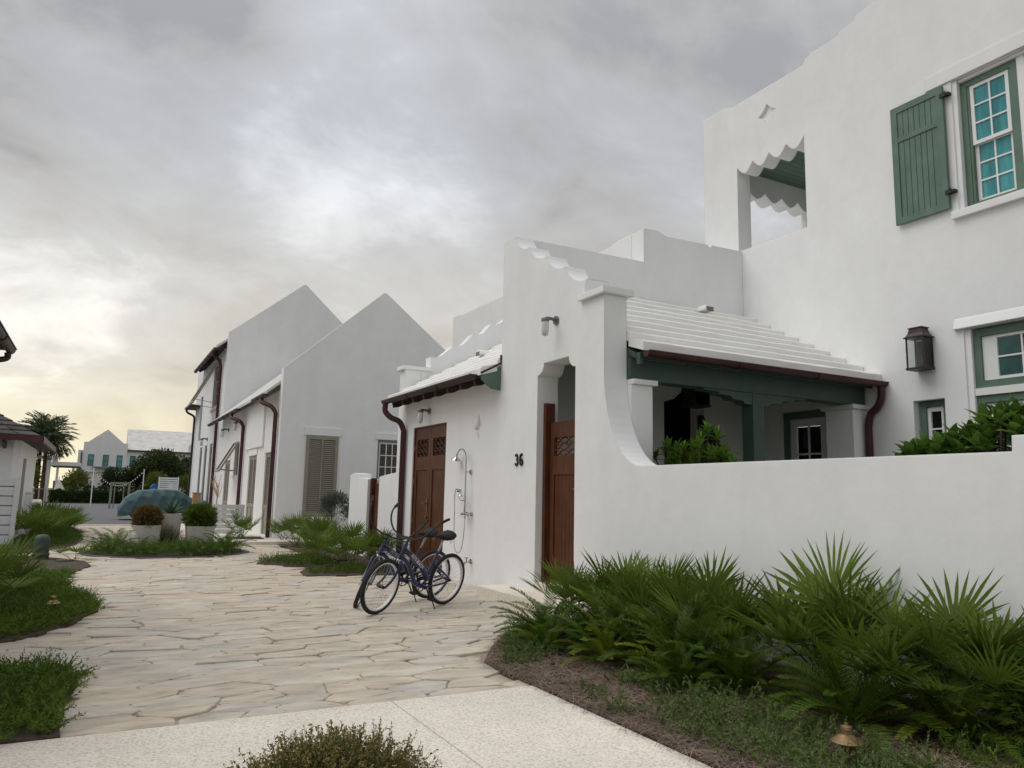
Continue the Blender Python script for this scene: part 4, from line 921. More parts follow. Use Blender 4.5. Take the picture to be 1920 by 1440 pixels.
for i in range(10): prism('rafter_tail', M['bronze'], Cg, 'X', [(23.52, 2.60), (23.99, 2.60), (23.99, 2.40), (23.85, 2.44), (23.52, 2.54)], -2.25 - i * .4, -2.18 - i * .4)
box('door_recess', M['greybeam'], Cg, -1.858, -1.85, 25.2, 26.1, .1, 2.2)
LE = empty('house_eave', (-3, 9, 0), label='dark roof corner with curved downspout poking in at the left edge', cat='house')
prism('roof', M['shingle'], LE, 'Y', [(-1.19, 3.22), (-1.19, 3.28), (-2.4, 5.0), (-2.6, 5.0), (-1.60, 3.22)], 5.0, 12.0)
box('wall', M['stucco'], LE, -6, -1.75, 5.0, 11.6, 0, 3.2)
gutter(LE, (-1.17, 5.0, 3.24), (-1.17, 12.0, 3.24), (1, 0, 0), .06, 'bronze')
tube('downspout', M['bronze'], LE, spline([(-1.19, 11.9, 3.18), (-1.20, 11.9, 3.10), (-1.35, 11.85, 3.06), (-1.62, 11.8, 3.02), (-1.70, 11.8, 2.85)], 4) + [Vector((-1.70, 11.8, .1))], .04, 8)
def slat_fence(name, loc, boards, label, cat, parts):
    e_ = empty(name, loc, label=label, cat=cat)
    for b in boards: box('slat', M['fencewhite'], e_, *b)
    for p in parts: box('post', M['fencewhite'], e_, *p)
    return e_
slat_fence('slat_fence', (-2.5, 21.4, 0), [(-6, -1.70, 21.38, 21.42, .10 + i * .222, .10 + i * .222 + .198) for i in range(7)], 'white horizontal slat fence in front of the left cottage', 'fence', [(-1.695, -1.60, 21.34, 21.46, 0, 1.64)])
box('gap_shade_panel', M['greybeam'], bpy.data.objects['slat_fence'], -6, -1.70, 21.43, 21.45, .1, 1.6)  # added dark panel, stands in for shade in the slat gaps
slat_fence('slat_fence', (3.5, 24.5, 0), [(3.10, 4.0, 24.48, 24.52, .16 + i * .145, .16 + i * .145 + .125) for i in range(6)], 'low grey-white slat panel beside the louvred doors of the gabled house', 'fence', [(3.12, 3.2, 24.525, 24.58, .09, 1.02), (3.9, 3.98, 24.525, 24.58, .09, 1.02)])
tag(MB().box(-2.6, -1.66, 27.0, 27.2, 0, 1.22).box(-2.62, -1.64, 26.98, 27.22, 1.222, 1.26).build('garden_wall', M['stucco']), 'short white garden wall beside the left cottage', 'wall')

# ------------------------------------------------------------------ far side of the street
F = empty('far_building', (4, 100, 0), label='large white building with a gable and four teal windows across the street', cat='building')
YF = 95.0
prism('gable_wall', M['stucco'], F, 'Y', [(-1.63, 0), (2.62, 0), (2.62, 6.28), (2.2, 6.30), (.60, 7.70), (.50, 7.70), (-1.10, 6.42), (-1.22, 6.30), (-1.63, 6.30)], YF, YF + .4, [[(x, 3.70), (x + .58, 3.70), (x + .58, 4.96), (x, 4.96)] for x in (-1.14, .29, 1.64, 2.02)][:3])
def far_window(x, z0=3.70, z1=4.96):
    f = frame = MB().box(x, x + .05, YF - .02, YF + .06, z0, z1).box(x + .53, x + .58, YF - .02, YF + .06, z0, z1).box(x + .05, x + .53, YF - .02, YF + .06, z1 - .05, z1).box(x + .05, x + .53, YF - .02, YF + .06, z0, z0 + .05).box(x + .05, x + .53, YF - .01, YF + .05, 4.30, 4.35).build('window', M['tealdark'], F)
    box('pane', M['tealfilm'], f, x + .05, x + .53, YF + .06, YF + .07, z0 + .05, 4.30); box('pane', M['tealfilm'], f, x + .05, x + .53, YF + .06, YF + .07, 4.35, z1 - .05)
for x in (-1.14, .29, 1.64): far_window(x)
prism('long_wall', M['stucco'], F, 'Y', [(2.622, 0), (10.6, 0), (10.6, 5.55), (2.622, 5.55)], YF + .3, YF + .6, [[(2.95, 3.70), (3.53, 3.70), (3.53, 4.96), (2.95, 4.96)]])
f = MB().box(2.95, 3.53, YF + .36, YF + .40, 3.70, 4.96).build('window', M['tealdark'], F); box('pane', M['tealfilm'], f, 3.0, 3.48, YF + .35, YF + .358, 3.75, 4.90)
prism('roof', M['roofgrey'], F, 'X', [(YF + .1, 5.52), (YF + .1, 5.62), (YF + 6, 8.3), (YF + 6, 5.52)], 2.624, 10.6)
box('eave', M['bronze'], F, 2.624, 10.6, YF + .02, YF + .098, 5.45, 5.60)
prism('rear_gable', M['stucco'], F, 'Y', [(8.9, 5.3), (12.5, 5.3), (12.5, 8.6), (10.4, 7.6), (8.9, 6.35)], YF + .2, YF + .28)
prism('side_wing', M['stucco'], F, 'X', [(YF, 0), (YF + 8, 0), (YF + 8, 5.0), (YF, 5.4)], -2.1, -1.632)
tube('downspout', M['bronze'], F, [(-1.75, YF - .08, 5.2), (-1.75, YF - .08, .2)], .06, 6)
aw = empty('metal_awning', (1.2, 94.6, 3.6), label='thin dark wavy awning under the far teal windows', cat='awning')
mb = MB()
for i in range(30): x = -.65 + i * .118; mb.add([(x, YF - .002, 3.66), (x + .059, YF - .002, 3.71), (x + .118, YF - .002, 3.66), (x, YF - .7, 3.56), (x + .059, YF - .7, 3.61), (x + .118, YF - .7, 3.56)], [(0, 1, 4, 3), (1, 2, 5, 4)])
mb.build('corrugated_sheet', M['greybeam'], aw)
for i in range(4): box('bracket', M['greybeam'], aw, -.5 + i * 1.0, -.45 + i * 1.0, YF - .65, YF - .003, 3.50, 3.54)
box('canopy_band', M['stucco'], F, -1.62, 2.6, YF - .25, YF - .004, 3.05, 3.12)
PG = empty('white_pavilion', (-3.5, 85, 0), label='white open pavilion with flat roof beside the palms across the street', cat='pavilion')
box('column', M['stucco'], PG, -4.55, -4.05, 85, 85.6, 0, 4.3); box('column', M['stucco'], PG, -1.95, -1.7, 88, 88.4, 0, 3.4); box('column', M['stucco'], PG, -3.55, -3.35, 85, 85.3, 0, 3.35)
box('roof', M['roofwhite'], PG, -4.0, -1.6, 84.8, 90, 3.38, 3.75); box('roof_edge', M['bronze'], PG, -4.0, -1.58, 84.75, 90, 3.30, 3.377); box('chimney', M['stucco'], PG, -3.95, -3.5, 85.2, 85.8, 3.752, 4.35)
box('rear_wall', M['greybeam'], PG, -3.9, -1.7, 89.5, 89.8, 0, 2.0)
box('beam', M['stucco'], PG, -6.0, -4.55, 85.1, 85.5, 4.0, 4.3)
tb = empty('white_tent', (-2.9, 80, 0), label='small pale peaked tent behind the hedge across the street', cat='tent')
MB().add([(-3.45, 79.6, 1.0), (-2.45, 79.6, 1.0), (-2.45, 80.6, 1.0), (-3.45, 80.6, 1.0), (-3.05, 80.1, 2.15), (-3.5, 79.5, 0), (-2.4, 79.5, 0), (-2.4, 80.7, 0), (-3.5, 80.7, 0)], [(0, 1, 4), (1, 2, 4), (2, 3, 4), (3, 0, 4), (5, 6, 1, 0), (6, 7, 2, 1), (7, 8, 3, 2), (8, 5, 0, 3)]).build('canvas', M['planter'], tb)
tube('pole', M['greybeam'], tb, [(-3.05, 80.1, 0), (-3.05, 80.1, 2.3)], .04, 6)
tag(MB().box(-6.0, -4.0, 76.4, 77.4, 0, .14).box(-5.8, -4.1, 77.4, 78.2, 0, .28).build('entry_steps', M['concrete']), 'pale concrete steps at the kerb left of the far hedge', 'steps')
rl = empty('entry_railing', (-4.6, 78.3, 0), label='thin pale railing above the steps left of the hedge', cat='railing')
for x in (-5.6, -5.0, -4.4, -3.9): MB().box(x, x + .06, 78.3, 78.36, 0, 1.15).build('post', M['greybeam'], rl)
MB().box(-5.6, -3.84, 78.29, 78.37, 1.152, 1.21).build('handrail', M['greybeam'], rl)
# garden posts with string lights
for x, lb in ((-.33, 'left white garden post carrying string lights'), (3.31, 'right white garden post carrying string lights, behind the covered car')):
    p = empty('light_post', (x, 70, 0), label=lb, cat='post', group='string light posts')
    tube('pole', M['trimwhite'], p, [(x, 70, 0), (x, 70, 2.93)], .036, 8); box('cap', M['trimwhite'], p, x - .07, x + .07, 69.93, 70.07, 2.932, 2.97)
sg = empty('string_lights', (1.5, 70, 0), label='string of small round bulbs hanging between the two garden posts', cat='string lights')
pts = [(-.33 + 3.64 * i / 24, 70, 2.90 - 1.25 * (1 - (2 * i / 24 - 1) ** 2)) for i in range(25)]
MB().tube(pts, .012, 4).build('cable', M['black'], sg)
for q in pts[1:-1]: MB().lathe([(.015, .05), (.04, .02), (.045, -.02), (.02, -.06)], (q[0], q[1], q[2] - .06), 8).build('bulb', M['bulb'], sg, True)
fr_ = empty('timber_frame', (1.4, 60, 0), label='grey timber goal-shaped frame behind the hedge', cat='frame')
box('beam', M['greybeam'], fr_, .8, 2.06, 60, 60.14, 1.68, 1.82)
for x in (.8, 1.92): box('post', M['greybeam'], fr_, x, x + .14, 60, 60.14, 0, 1.68)
box('rear_post', M['greybeam'], fr_, 1.08, 1.15, 61, 61.1, 0, 1.5); box('rear_post', M['greybeam'], fr_, 1.66, 1.73, 61, 61.1, 0, 1.5)
en = empty('slat_enclosure', (4.4, 60, 0), label='white slatted enclosure with blue bins behind the covered car', cat='enclosure')
for i in range(6): box('slat', M['trimwhite'], en, 3.86, 5.06, 60, 60.05, 1.38 + i * .148, 1.38 + i * .148 + .11)
for x in (3.82, 5.062): box('post', M['trimwhite'], en, x, x + .08, 59.98, 60.1, 0, 2.28)
bn_ = empty('blue_bin', (4.4, 60.6, 0), label='blue bins standing inside the white slatted enclosure', cat='bin')
box('tub', M['blue'], bn_, 3.95, 4.4, 60.3, 60.9, 0, 1.25); box('tub', M['blue'], bn_, 4.5, 4.95, 60.3, 60.9, 0, 1.25); box('lid', M['blue'], bn_, 3.93, 4.97, 60.28, 60.92, 1.252, 1.30)
pt = empty('blue_cabin', (3.6, 60.5, 0), label='blue plastic cabin with rounded top left of the slatted enclosure', cat='cabin')
prism('cabin_wall', M['blue'], pt, 'Y', [(3.38, 0), (3.82, 0), (3.82, 1.55), (3.72, 1.72), (3.60, 1.78), (3.48, 1.72), (3.38, 1.55)], 60.2, 61.0)
box('door', M['blue'], pt, 3.42, 3.78, 60.17, 60.198, .1, 1.5)
cr = empty('wooden_crate', (4.1, 38.2, 0), label='plain tan wooden board box at the corner of the far white house', cat='crate')
box('crate_body', M['tan'], cr, 3.92, 4.24, 38.0, 38.4, .55, 1.26); box('leg', M['tan'], cr, 3.94, 4.0, 38.02, 38.1, 0, .548); box('leg', M['tan'], cr, 4.16, 4.22, 38.02, 38.1, 0, .548); box('lid', M['tan'], cr, 3.90, 4.26, 37.98, 38.42, 1.262, 1.30)

# ------------------------------------------------------------------ covered car
cv = empty('covered_car', (3.1, 39, 0), label='parked car under a teal fabric cover at the kerb', cat='car')
prof = [(.93, .30), (.95, .62), (1.10, .88), (1.38, 1.16), (1.72, 1.33), (2.3, 1.40), (3.0, 1.41), (3.5, 1.34), (3.85, 1.12), (4.15, .98), (4.7, .90), (5.2, .80), (5.45, .62), (5.48, .28)]
nu = 90; nv = 44; V = []; Fc = []
pp_ = spline([(a, 0, b) for a, b in prof], 6); cum = [0]
for a, b in zip(pp_[:-1], pp_[1:]): cum.append(cum[-1] + (b - a).length)
def pat(t):
    d = t * cum[-1]; i = max(j for j in range(len(cum)) if cum[j] <= d + 1e-9); i = min(i, len(pp_) - 2); k = (d - cum[i]) / max(1e-6, cum[i + 1] - cum[i]); return pp_[i].lerp(pp_[i + 1], k)
for i in range(nu + 1):
    x = .93 + (5.48 - .93) * i / nu
    # roof height at this x
    zt = max(q.z for q in pp_ if abs(q.x - x) < .12) if any(abs(q.x - x) < .12 for q in pp_) else .8
    zt = np.interp(x, [q[0] for q in prof[1:-1]], [q[1] for q in prof[1:-1]])
    endf = min(1, (min(x - .90, 5.50 - x) / .35)) ** .5
    for j in range(nv + 1):
        s_ = j / nv * 2 - 1                        # -1..1 across
        hw = .90 * (0.62 + .38 * endf)
        a = abs(s_)
        if a < .55: y = hw * .80 * (a / .55); z = zt - .05 * (a / .55) ** 2
        elif a < .68: t = (a - .55) / .13; y = hw * (.80 + .18 * t); z = zt - .05 - .13 * t - (.10 * t if zt > 1.0 else 0)
        else: t = (a - .68) / .32; y = hw * (.98 + .03 * math.sin(t * 3)); z = (zt - .18 - (.10 if zt > 1.0 else 0)) * (1 - t) + (.20 + .05 * math.sin(x * 5)) * t
        y *= 1 if s_ > 0 else -1
        fo = lambda q: 1 - abs(math.sin(q)) ** .6
        wob = .085 * fo(x * 3.9 + z * 4.6) + .060 * fo(x * 6.7 - z * 3.1 + 1) * (z > .3) + .014 * math.sin(z * 22 + x * 5)
        V.append((x - .010 * math.sin(z * 15), 39 + .85 + y * (1 + wob), z + .3 * wob * (a < .6)))
for i in range(nu):
    for j in range(nv): p = i * (nv + 1) + j; Fc.append((p, p + 1, p + nv + 2, p + nv + 1))
nv1 = nv + 1
Fc2 = Fc
mb = MB().add(V, Fc2); mb.f.append(tuple(range(0, nv1))); mb.f.append(tuple(reversed(range(nu * nv1, nu * nv1 + nv1))))
mb.build('fabric_cover', M['cover'], cv, True)
for x in (1.75, 4.6):
    for y in (39.06, 40.5):
        MB().tube([(x, y, .31), (x, y + .2, .31)], .31, 20).build('wheel', M['rubber'], cv, True)

# ------------------------------------------------------------------ bicycles
def rot_axis(p0, d, ang): return Matrix.Translation(p0) @ Matrix.Rotation(ang, 4, Vector(d)) @ Matrix.Translation(-Vector(p0))
def wheel(name, parent, c, T, R0=.340):
    x, z = c; n = 40
    ty = MB().tube([(x + (R0 - .026) * math.cos(2 * math.pi * i / n), 0, z + (R0 - .026) * math.sin(2 * math.pi * i / n)) for i in range(n)], .027, 8, closed=True).xf(T).build(name, M['rubber'], parent, True, False)
    rm = MB(); n = 40; pr_ = [(-.014, -.062), (.014, -.062), (.017, -.046), (-.017, -.046)]; vs = []
    for i in range(n):
        a = 2 * math.pi * i / n
        for u, v in pr_: r_ = R0 + v; vs.append((x + r_ * math.cos(a), u, z + r_ * math.sin(a)))
    rm.add(vs, [(i * 4 + k, i * 4 + (k + 1) % 4, ((i + 1) % n) * 4 + (k + 1) % 4, ((i + 1) % n) * 4 + k) for i in range(n) for k in range(4)]).xf(T).build('rim', M['rim'], ty, True, False)
    sp = MB()
    for i in range(28):
        a = 2 * math.pi * i / 28; b = a + (.5 if i % 2 else -.5); s_ = .028 if i % 4 < 2 else -.028
        sp.tube([(x + .022 * math.cos(b), s_, z + .022 * math.sin(b)), (x + (R0 - .06) * math.cos(a), 0, z + (R0 - .06) * math.sin(a))], .0016, 4, cap=False)
    tag(sp.xf(T).build('spokes', M['steel'], ty, False, False), kind='stuff')
    MB().tube([(x, -.05, z), (x, .05, z)], .02, 10).xf(T).build('hub', M['bikeblack'], ty, True, False)
    return ty
def bicycle(loc, heading, lean, steer, label, basket):
    b = empty('bicycle', loc, label=label, cat='bicycle', group='parked blue cruiser bicycles'); b.rotation_euler = (lean, 0, heading)
    I = Matrix.Identity(4); WB = 1.20
    hb, ht = Vector((.955, 0, .60)), Vector((.87, 0, .84)); ax = (ht - hb).normalized(); T = rot_axis(hb, ax, steer)
    wheel('wheel', b, (0, .34), I); wheel('wheel', b, (WB, .34), T)
    fm = MB(); fm.tube([hb.lerp(ht, .05), hb.lerp(ht, .78)], .026, 12)
    fm.tube(spline([(.895, 0, .765), (.80, 0, .715), (.62, 0, .60), (.46, 0, .455), (.385, 0, .36)], 6), .036, 12)
    fm.tube(spline([(.935, 0, .66), (.86, 0, .64), (.76, 0, .555), (.67, 0, .42), (.58, 0, .315), (.44, 0, .275)], 6), .027, 10)
    fm.tube([(.44, 0, .275), (.26, 0, .72)], .018, 10); fm.tube([(.44, -.045, .275), (.44, .045, .275)], .028, 12)
    for s_ in (-1, 1):
        fm.tube(spline([(.42, s_ * .035, .28), (.22, s_ * .06, .295), (0, s_ * .068, .34)], 5), .013, 8); fm.tube(spline([(.325, s_ * .02, .56), (.2, s_ * .055, .48), (0, s_ * .068, .34)], 5), .013, 8)
    fm.build('frame', M['bike'], b, True, False)
    MB().tube([hb.lerp(ht, .78), hb.lerp(ht, .98)], .023, 10).xf(T).build('headset', M['teal_clamp'], b, True, False)
    fk = MB()
    for s_ in (-1, 1): fk.tube(spline([(.95, s_ * .012, .625), (.965, s_ * .05, .62), (1.0, s_ * .062, .56), (1.09, s_ * .062, .42), (WB, s_ * .062, .34)], 5), .0155, 8)
    fk = fk.xf(T).build('fork', M['bike'], b, True, False)
    MB().lathe([(.028, -.02), (.034, -.01), (.034, .02), (.026, .03)], (.956, 0, .625), 12).xf(T).build('fork_crown', M['chrome'], fk, True, False)
    hbm = MB(); hbm.tube([ht.lerp(hb, .05), Vector((.85, 0, .905)), Vector((.89, 0, .925))], .014, 8)
    for s_ in (-1, 1):
        hbm.tube(spline([(.89, 0, .925), (.905, s_ * .10, .925), (.905, s_ * .22, .97), (.88, s_ * .31, 1.07), (.82, s_ * .36, 1.17), (.70, s_ * .395, 1.235)], 5), .0115, 8)
    hd = hbm.xf(T).build('handlebar', M['bikeblack'], b, True, False)
    for s_ in (-1, 1): MB().tube([(.765, s_ * .378, 1.205), (.66, s_ * .405, 1.252)], .0175, 10).xf(T).build('grip', M['rubber'], hd, True, False)
    sd_ = MB(); ring = []
    for t, wd, zz, th in ((0, .014, .905, .03), (.06, .026, .908, .05), (.12, .055, .90, .075), (.18, .10, .90, .10), (.235, .125, .915, .115), (.275, .115, .93, .10), (.30, .06, .935, .06)):
        ring.append([(.36 - t, wd * math.cos(a), zz + th * .5 * math.sin(a) + .01) for a in np.linspace(0, 2 * math.pi, 12, endpoint=False)])
    vs = [p for r_ in ring for p in r_]; k = 12
    sd_.add(vs, [(i * k + q, i * k + (q + 1) % k, (i + 1) * k + (q + 1) % k, (i + 1) * k + q) for i in range(len(ring) - 1) for q in range(k)] + [tuple(range(k)), tuple(reversed(range((len(ring) - 1) * k, len(ring) * k)))])
    sd_ = sd_.build('saddle', M['rubber'], b, True, False)
    MB().tube([(.27, 0, .70), (.195, 0, .895)], .0125, 8).build('seat_post', M['steel'], sd_, True, False)
    sq = MB()
    for s_ in (-1, 1): sq.tube([(.12 + .012 * math.cos(i * 1.1), s_ * .06 + .012 * math.sin(i * 1.1), .84 + i * .0035) for i in range(22)], .003, 4)
    sq.build('saddle_springs', M['steel'], sd_, True, False)
    ck = MB(); ck.tube([(.44, -.06, .275), (.44, .06, .275)], .014, 8)
    ck.tube([(.44 + .085 * math.cos(2 * math.pi * i / 24), -.05, .275 + .085 * math.sin(2 * math.pi * i / 24)) for i in range(24)], .007, 5, closed=True)
    for i in range(5): a = 2 * math.pi * i / 5; ck.tube([(.44, -.05, .275), (.44 + .085 * math.cos(a), -.05, .275 + .085 * math.sin(a))], .007, 5)
    ck.tube([(.44, -.065, .275), (.52, -.075, .415)], .010, 6); ck.tube([(.44, .065, .275), (.36, .075, .135)], .010, 6)
    ck = ck.build('crank', M['bikeblack'], b, True, False)
    for (x, y, z) in ((.52, -.12, .415), (.36, .12, .135)):
        MB().box(x - .045, x + .045, y - .045, y + .045, z - .012, z + .012).build('pedal', M['rubber'], ck, False, False)
    ch = MB(); ch.tube([(.44, -.05, .362), (0, -.05, .375)], .0045, 4); ch.tube([(.44, -.05, .188), (0, -.05, .305)], .0045, 4); ch.build('chain', M['steel'], b, False, False)
    cg = MB().prism('Y', [(.54, .30), (.50, .37), (.43, .385), (.15, .375), (.0, .39), (.0, .365), (.15, .345), (.42, .34)], -.066, -.058); cg.build('chain_guard', M['bike'], b, False, False)
    MB().tube([(.36, .03, .27), (.35, .11, .13), (.345, .20, .008 - .17 * math.sin(-lean) * 0)], .008, 6).tube([(.33, .20, .010), (.37, .20, .010)], .009, 6).build('kickstand', M['bikeblack'], b, True, False)
    rf = MB().tube([(.205, 0, .60), (.190, 0, .60)], .022, 10); rf.build('reflector', M['maroon'], b, False, False)
    for s_ in (-1, 1):
        me = text_mesh('ALYS BEACH', 'lettering', M['letter'], .056, .0006, .0012, .95)
        o = link('lettering', me, b, False)
        p0, p1 = Vector((.80, 0, .718)), Vector((.52, 0, .512)); d = (p1 - p0).normalized(); c = p0.lerp(p1, .5)
        xa = d * s_; nrm = Vector((0, s_, 0)); ya = nrm.cross(xa)
        if ya.z < 0: xa = -xa; ya = nrm.cross(xa)
        mw = Matrix((xa, ya, nrm)).transposed().to_4x4(); mw.translation = c + nrm * .0362; o.matrix_local = mw
    if basket:
        bk = MB(); x0, x1, y0, y1, z0, z1 = .985, 1.20, -.16, .16, .73, .93
        def taper(x, y, z): k = (z - z0) / (z1 - z0); cx = 1.09; return (cx + (x - cx) * (.8 + .2 * k), y * (.82 + .18 * k), z)
        for k in range(5):
            z = z0 + (z1 - z0) * k / 4; bk.tube([taper(x0, y0, z), taper(x1, y0, z), taper(x1, y1, z), taper(x0, y1, z), taper(x0, y0, z)], .0042 if k in (0, 4) else .0024, 4)
        for i in range(8):
            y = y0 + (y1 - y0) * i / 7
            for x in (x0, x1): bk.tube([taper(x, y, z0), taper(x, y, z1)], .0024, 4)
            bk.tube([taper(x0, y, z0), taper(x1, y, z0)], .0024, 4)
        for i in range(1, 5):
            x = x0 + (x1 - x0) * i / 5
            for y in (y0, y1): bk.tube([taper(x, y, z0), taper(x, y, z1)], .0024, 4)
        bk.tube([(.90, 0, .86), (.99, 0, .88)], .006, 5)
        bk.xf(T).build('wire_basket', M['bikeblack'], b, False, False)
    return b
bicycle((4.16, 9.60, 0.012), R(204.5), R(-11), R(7), 'nearer navy cruiser bicycle with wire basket, closest to the camera', True)
bicycle((4.20, 10.22, 0.012), R(197), R(-11), R(47), 'farther navy cruiser bicycle, its front wheel turned sharply, partly behind the other', False)

# ------------------------------------------------------------------ plants
def fan_leaf(seed, nl=19, spread=118, pet=.62, rad=.52):
    r_ = random.Random(seed); mb = MB()
    # petiole rises along +Z and bends towards +X
    bend = r_.uniform(.10, .22); P = [Vector((bend * (t ** 2) * pet, 0, pet * t)) for t in (0, .35, .7, 1.0)]
    mb.tube(P, [.010, .008, .007, .006], 4)
    tip = P[-1]; a = (Vector((.34, 0, .94))).normalized(); s_ = Vector((0, 1, 0)); n = a.cross(s_).normalized()
    dth = R(2 * spread) / (nl - 1)
    for i in range(nl):
        th = R(-spread) + dth * i + r_.uniform(-.03, .03); q = abs(th) / R(spread)
        L_ = rad * (1 - .30 * q * q) * r_.uniform(.88, 1.08)
        d = (a * math.cos(th) + s_ * math.sin(th)); d = (d + n * (.05 + .34 * q) * r_.uniform(.5, 1.3)).normalized()
        w = s_ * math.cos(th) - a * math.sin(th)
        drop = r_.uniform(.0, .09) * L_
        pts = []
        for f_, wf, z_ in ((.0, .10, 0), (.34, 1.0, -.004), (.68, .78, -.2), (1.0, 0, -1.0)):
            c = tip + d * (L_ * f_) + Vector((0, 0, drop * z_)); hw = min(.34 * L_ * dth / 2 * 1.05, .028) * wf
            pts.append((c, hw))
        vs = []
        for c, hw in pts[:-1]: vs += [c - w * hw + n * hw * .45, c, c + w * hw + n * hw * .45]
        vs.append(pts[-1][0]); b = len(mb.v)
        mb.add(vs, [(0, 1, 4, 3), (1, 2, 5, 4), (3, 4, 7, 6), (4, 5, 8, 7), (6, 7, 9), (7, 8, 9)])
    return mb
FAN = [fan_leaf(i, nl=15 + i % 5, spread=(62, 74, 86, 98, 70, 80, 110)[i]).mesh('fan_frond', M['fan']) for i in range(7)]
FDEAD = [fan_leaf(70 + i, nl=11, spread=70, pet=.35, rad=.40).mesh('fan_frond', M['palmdry']) for i in range(2)]
FANS = [fan_leaf(20 + i, nl=13, spread=105, pet=.40, rad=.48).mesh('fan_frond', M['fan']) for i in range(3)]
def coontie_leaf(seed, yg=False):
    r_ = random.Random(seed); mb = MB(); n = 24; pts = []
    cur = r_.uniform(.75, 1.15)
    x = z = 0.0; ang = R(82)
    for i in range(n + 1):
        pts.append(Vector((x, 0, z))); x += math.cos(ang) / n; z += math.sin(ang) / n; ang -= R(82) * cur / n * (i / n + .35)
    mb.tube(pts[::3], [.007 - .005 * i / 8 for i in range(len(pts[::3]))], 3)
    for i in range(5, n):
        t = i / n; d = (pts[i + 1] - pts[i]).normalized(); upv = Vector((-d.z, 0, d.x)); 
        if upv.z < 0: upv = -upv
        L_ = .15 * (1 - abs(t - .55) * 1.05)
        for s_ in (-1, 1):
            for hh in (0, .5):
                b = pts[i] + d * hh / n; dr = (Vector((0, s_, 0)) * .80 + d * .55 + upv * .30 + Vector((r_.uniform(-.12, .12), 0, r_.uniform(-.15, .15)))).normalized()
                w = d.cross(dr).cross(dr).normalized() * .0075
                m_ = b + dr * L_ * .55
                mb.add([b - w * .5, b + w * .5, m_ + w, m_ - w, b + dr * L_ + Vector((0, 0, -.012))], [(0, 1, 2, 3), (3, 2, 4)])
    return mb
COON = [coontie_leaf(40 + i).mesh('frond', M['coontie']) for i in range(5)]
COONY = [coontie_leaf(60 + i).mesh('frond', M['coontie_young']) for i in range(2)]
def plant(name, loc, meshes, n, smin, smax, tmin, tmax, label, cat, grp=None, seed=0, rz0=0.0, arc_=360, mb_extra=None):
    r_ = random.Random(seed); e_ = empty(name, loc, label=label, cat=cat, group=grp)
    for i in range(n):
        o = bpy.data.objects.new('frond', meshes[r_.randrange(len(meshes))]); COL.objects.link(o); o.parent = e_
        u = (i + .5) / n; tilt = R(tmin + (tmax - tmin) * (u ** .8) + r_.uniform(-7, 7)); az_ = R(rz0) + (i * 2.39996 + r_.uniform(-.3, .3)) * arc_ / 360
        s_ = r_.uniform(smin, smax); o.scale = (s_, s_, s_)
        o.rotation_mode = 'XYZ'; o.rotation_euler = (0, tilt, az_)
        # ZYX order of application: tilt about local Y, then spin about Z
        o.location = (r_.uniform(-.06, .06), r_.uniform(-.06, .06), 0)
    if meshes is FAN:                      # a few spent brown fans low in the clump
        for i in range(2 if n > 9 else 1):
            o = bpy.data.objects.new('dead_frond', FDEAD[i % 2]); COL.objects.link(o); o.parent = e_; o.scale = (.9,) * 3; o.rotation_euler = (0, R(r_.uniform(66, 84)), r_.uniform(0, 6.28))
    return e_
GP = 'saw palmettos'; GC = 'coonties'
# --- front bed along the garden wall
fp = [((4.95, 7.55), 12, .70, .95, 'palmetto nearest the entrance step, against the white garden wall'),
      ((5.02, 6.85), 15, .85, 1.08, 'second palmetto from the entrance gate, behind the feathery cycads'),
      ((4.95, 6.15), 15, .90, 1.15, 'dense palmetto against the wall left of the middle of the bed'),
      ((4.98, 5.50), 15, .90, 1.12, 'palmetto in the middle of the bed, with fans spread over the cycads'),
      ((4.72, 5.05), 12, .80, 1.02, 'palmetto leaning forward left of the gap in the bed'),
      ((5.08, 4.18), 14, .98, 1.30, 'tallest palmetto with upright fans in front of the blank wall'),
      ((4.85, 3.72), 11, .85, 1.10, 'palmetto with wide open fans right of the tallest one'),
      ((5.05, 3.22), 10, .95, 1.20, 'palmetto with one big flat fan on a bare stalk'),
      ((4.95, 2.72), 9, .85, 1.05, 'palmetto at the right edge of the picture')]
for i, ((x, y), n, a, b, lb) in enumerate(fp): plant('saw_palmetto', (x, y, .02), FAN, int(n * 1.35), a * .86, b * .86, 2, 50, lb, 'palmetto', GP, 100 + i)
cp = [((4.12, 6.80), 34, .52, .74, 'feathery cycad at the left end of the front bed beside the step'),
      ((4.42, 6.25), 30, .60, .85, 'feathery cycad in front of the second palmetto'),
      ((4.35, 5.55), 28, .58, .80, 'dark cycad in the shaded middle of the bed'),
      ((4.28, 4.95), 32, .58, .80, 'spreading cycad overhanging the pine straw'),
      ((4.35, 4.42), 26, .50, .72, 'low cycad between the pine straw and the tallest palmetto'),
      ((4.42, 3.50), 32, .55, .82, 'bright green cycad behind the brass path light'),
      ((4.75, 3.05), 20, .45, .62, 'cycad with yellowing fronds right of the path light'),
      ((3.82, 6.35), 22, .36, .52, 'small cycad nearest the flagstone corner of the bed'),
      ((4.05, 5.75), 24, .42, .60, 'small cycad leaning over the open pine straw'),
      ((3.98, 4.62), 22, .36, .52, 'small cycad just behind the blue-green juniper')]
for i, ((x, y), n, a, b, lb) in enumerate(cp): plant('cycad', (x, y, .02), COON * 2 + COONY[:1] if i not in (6, 8) else COON + COONY * 2, int(n * 1.3), a, b, 0, 58, lb, 'cycad', GC, 200 + i)
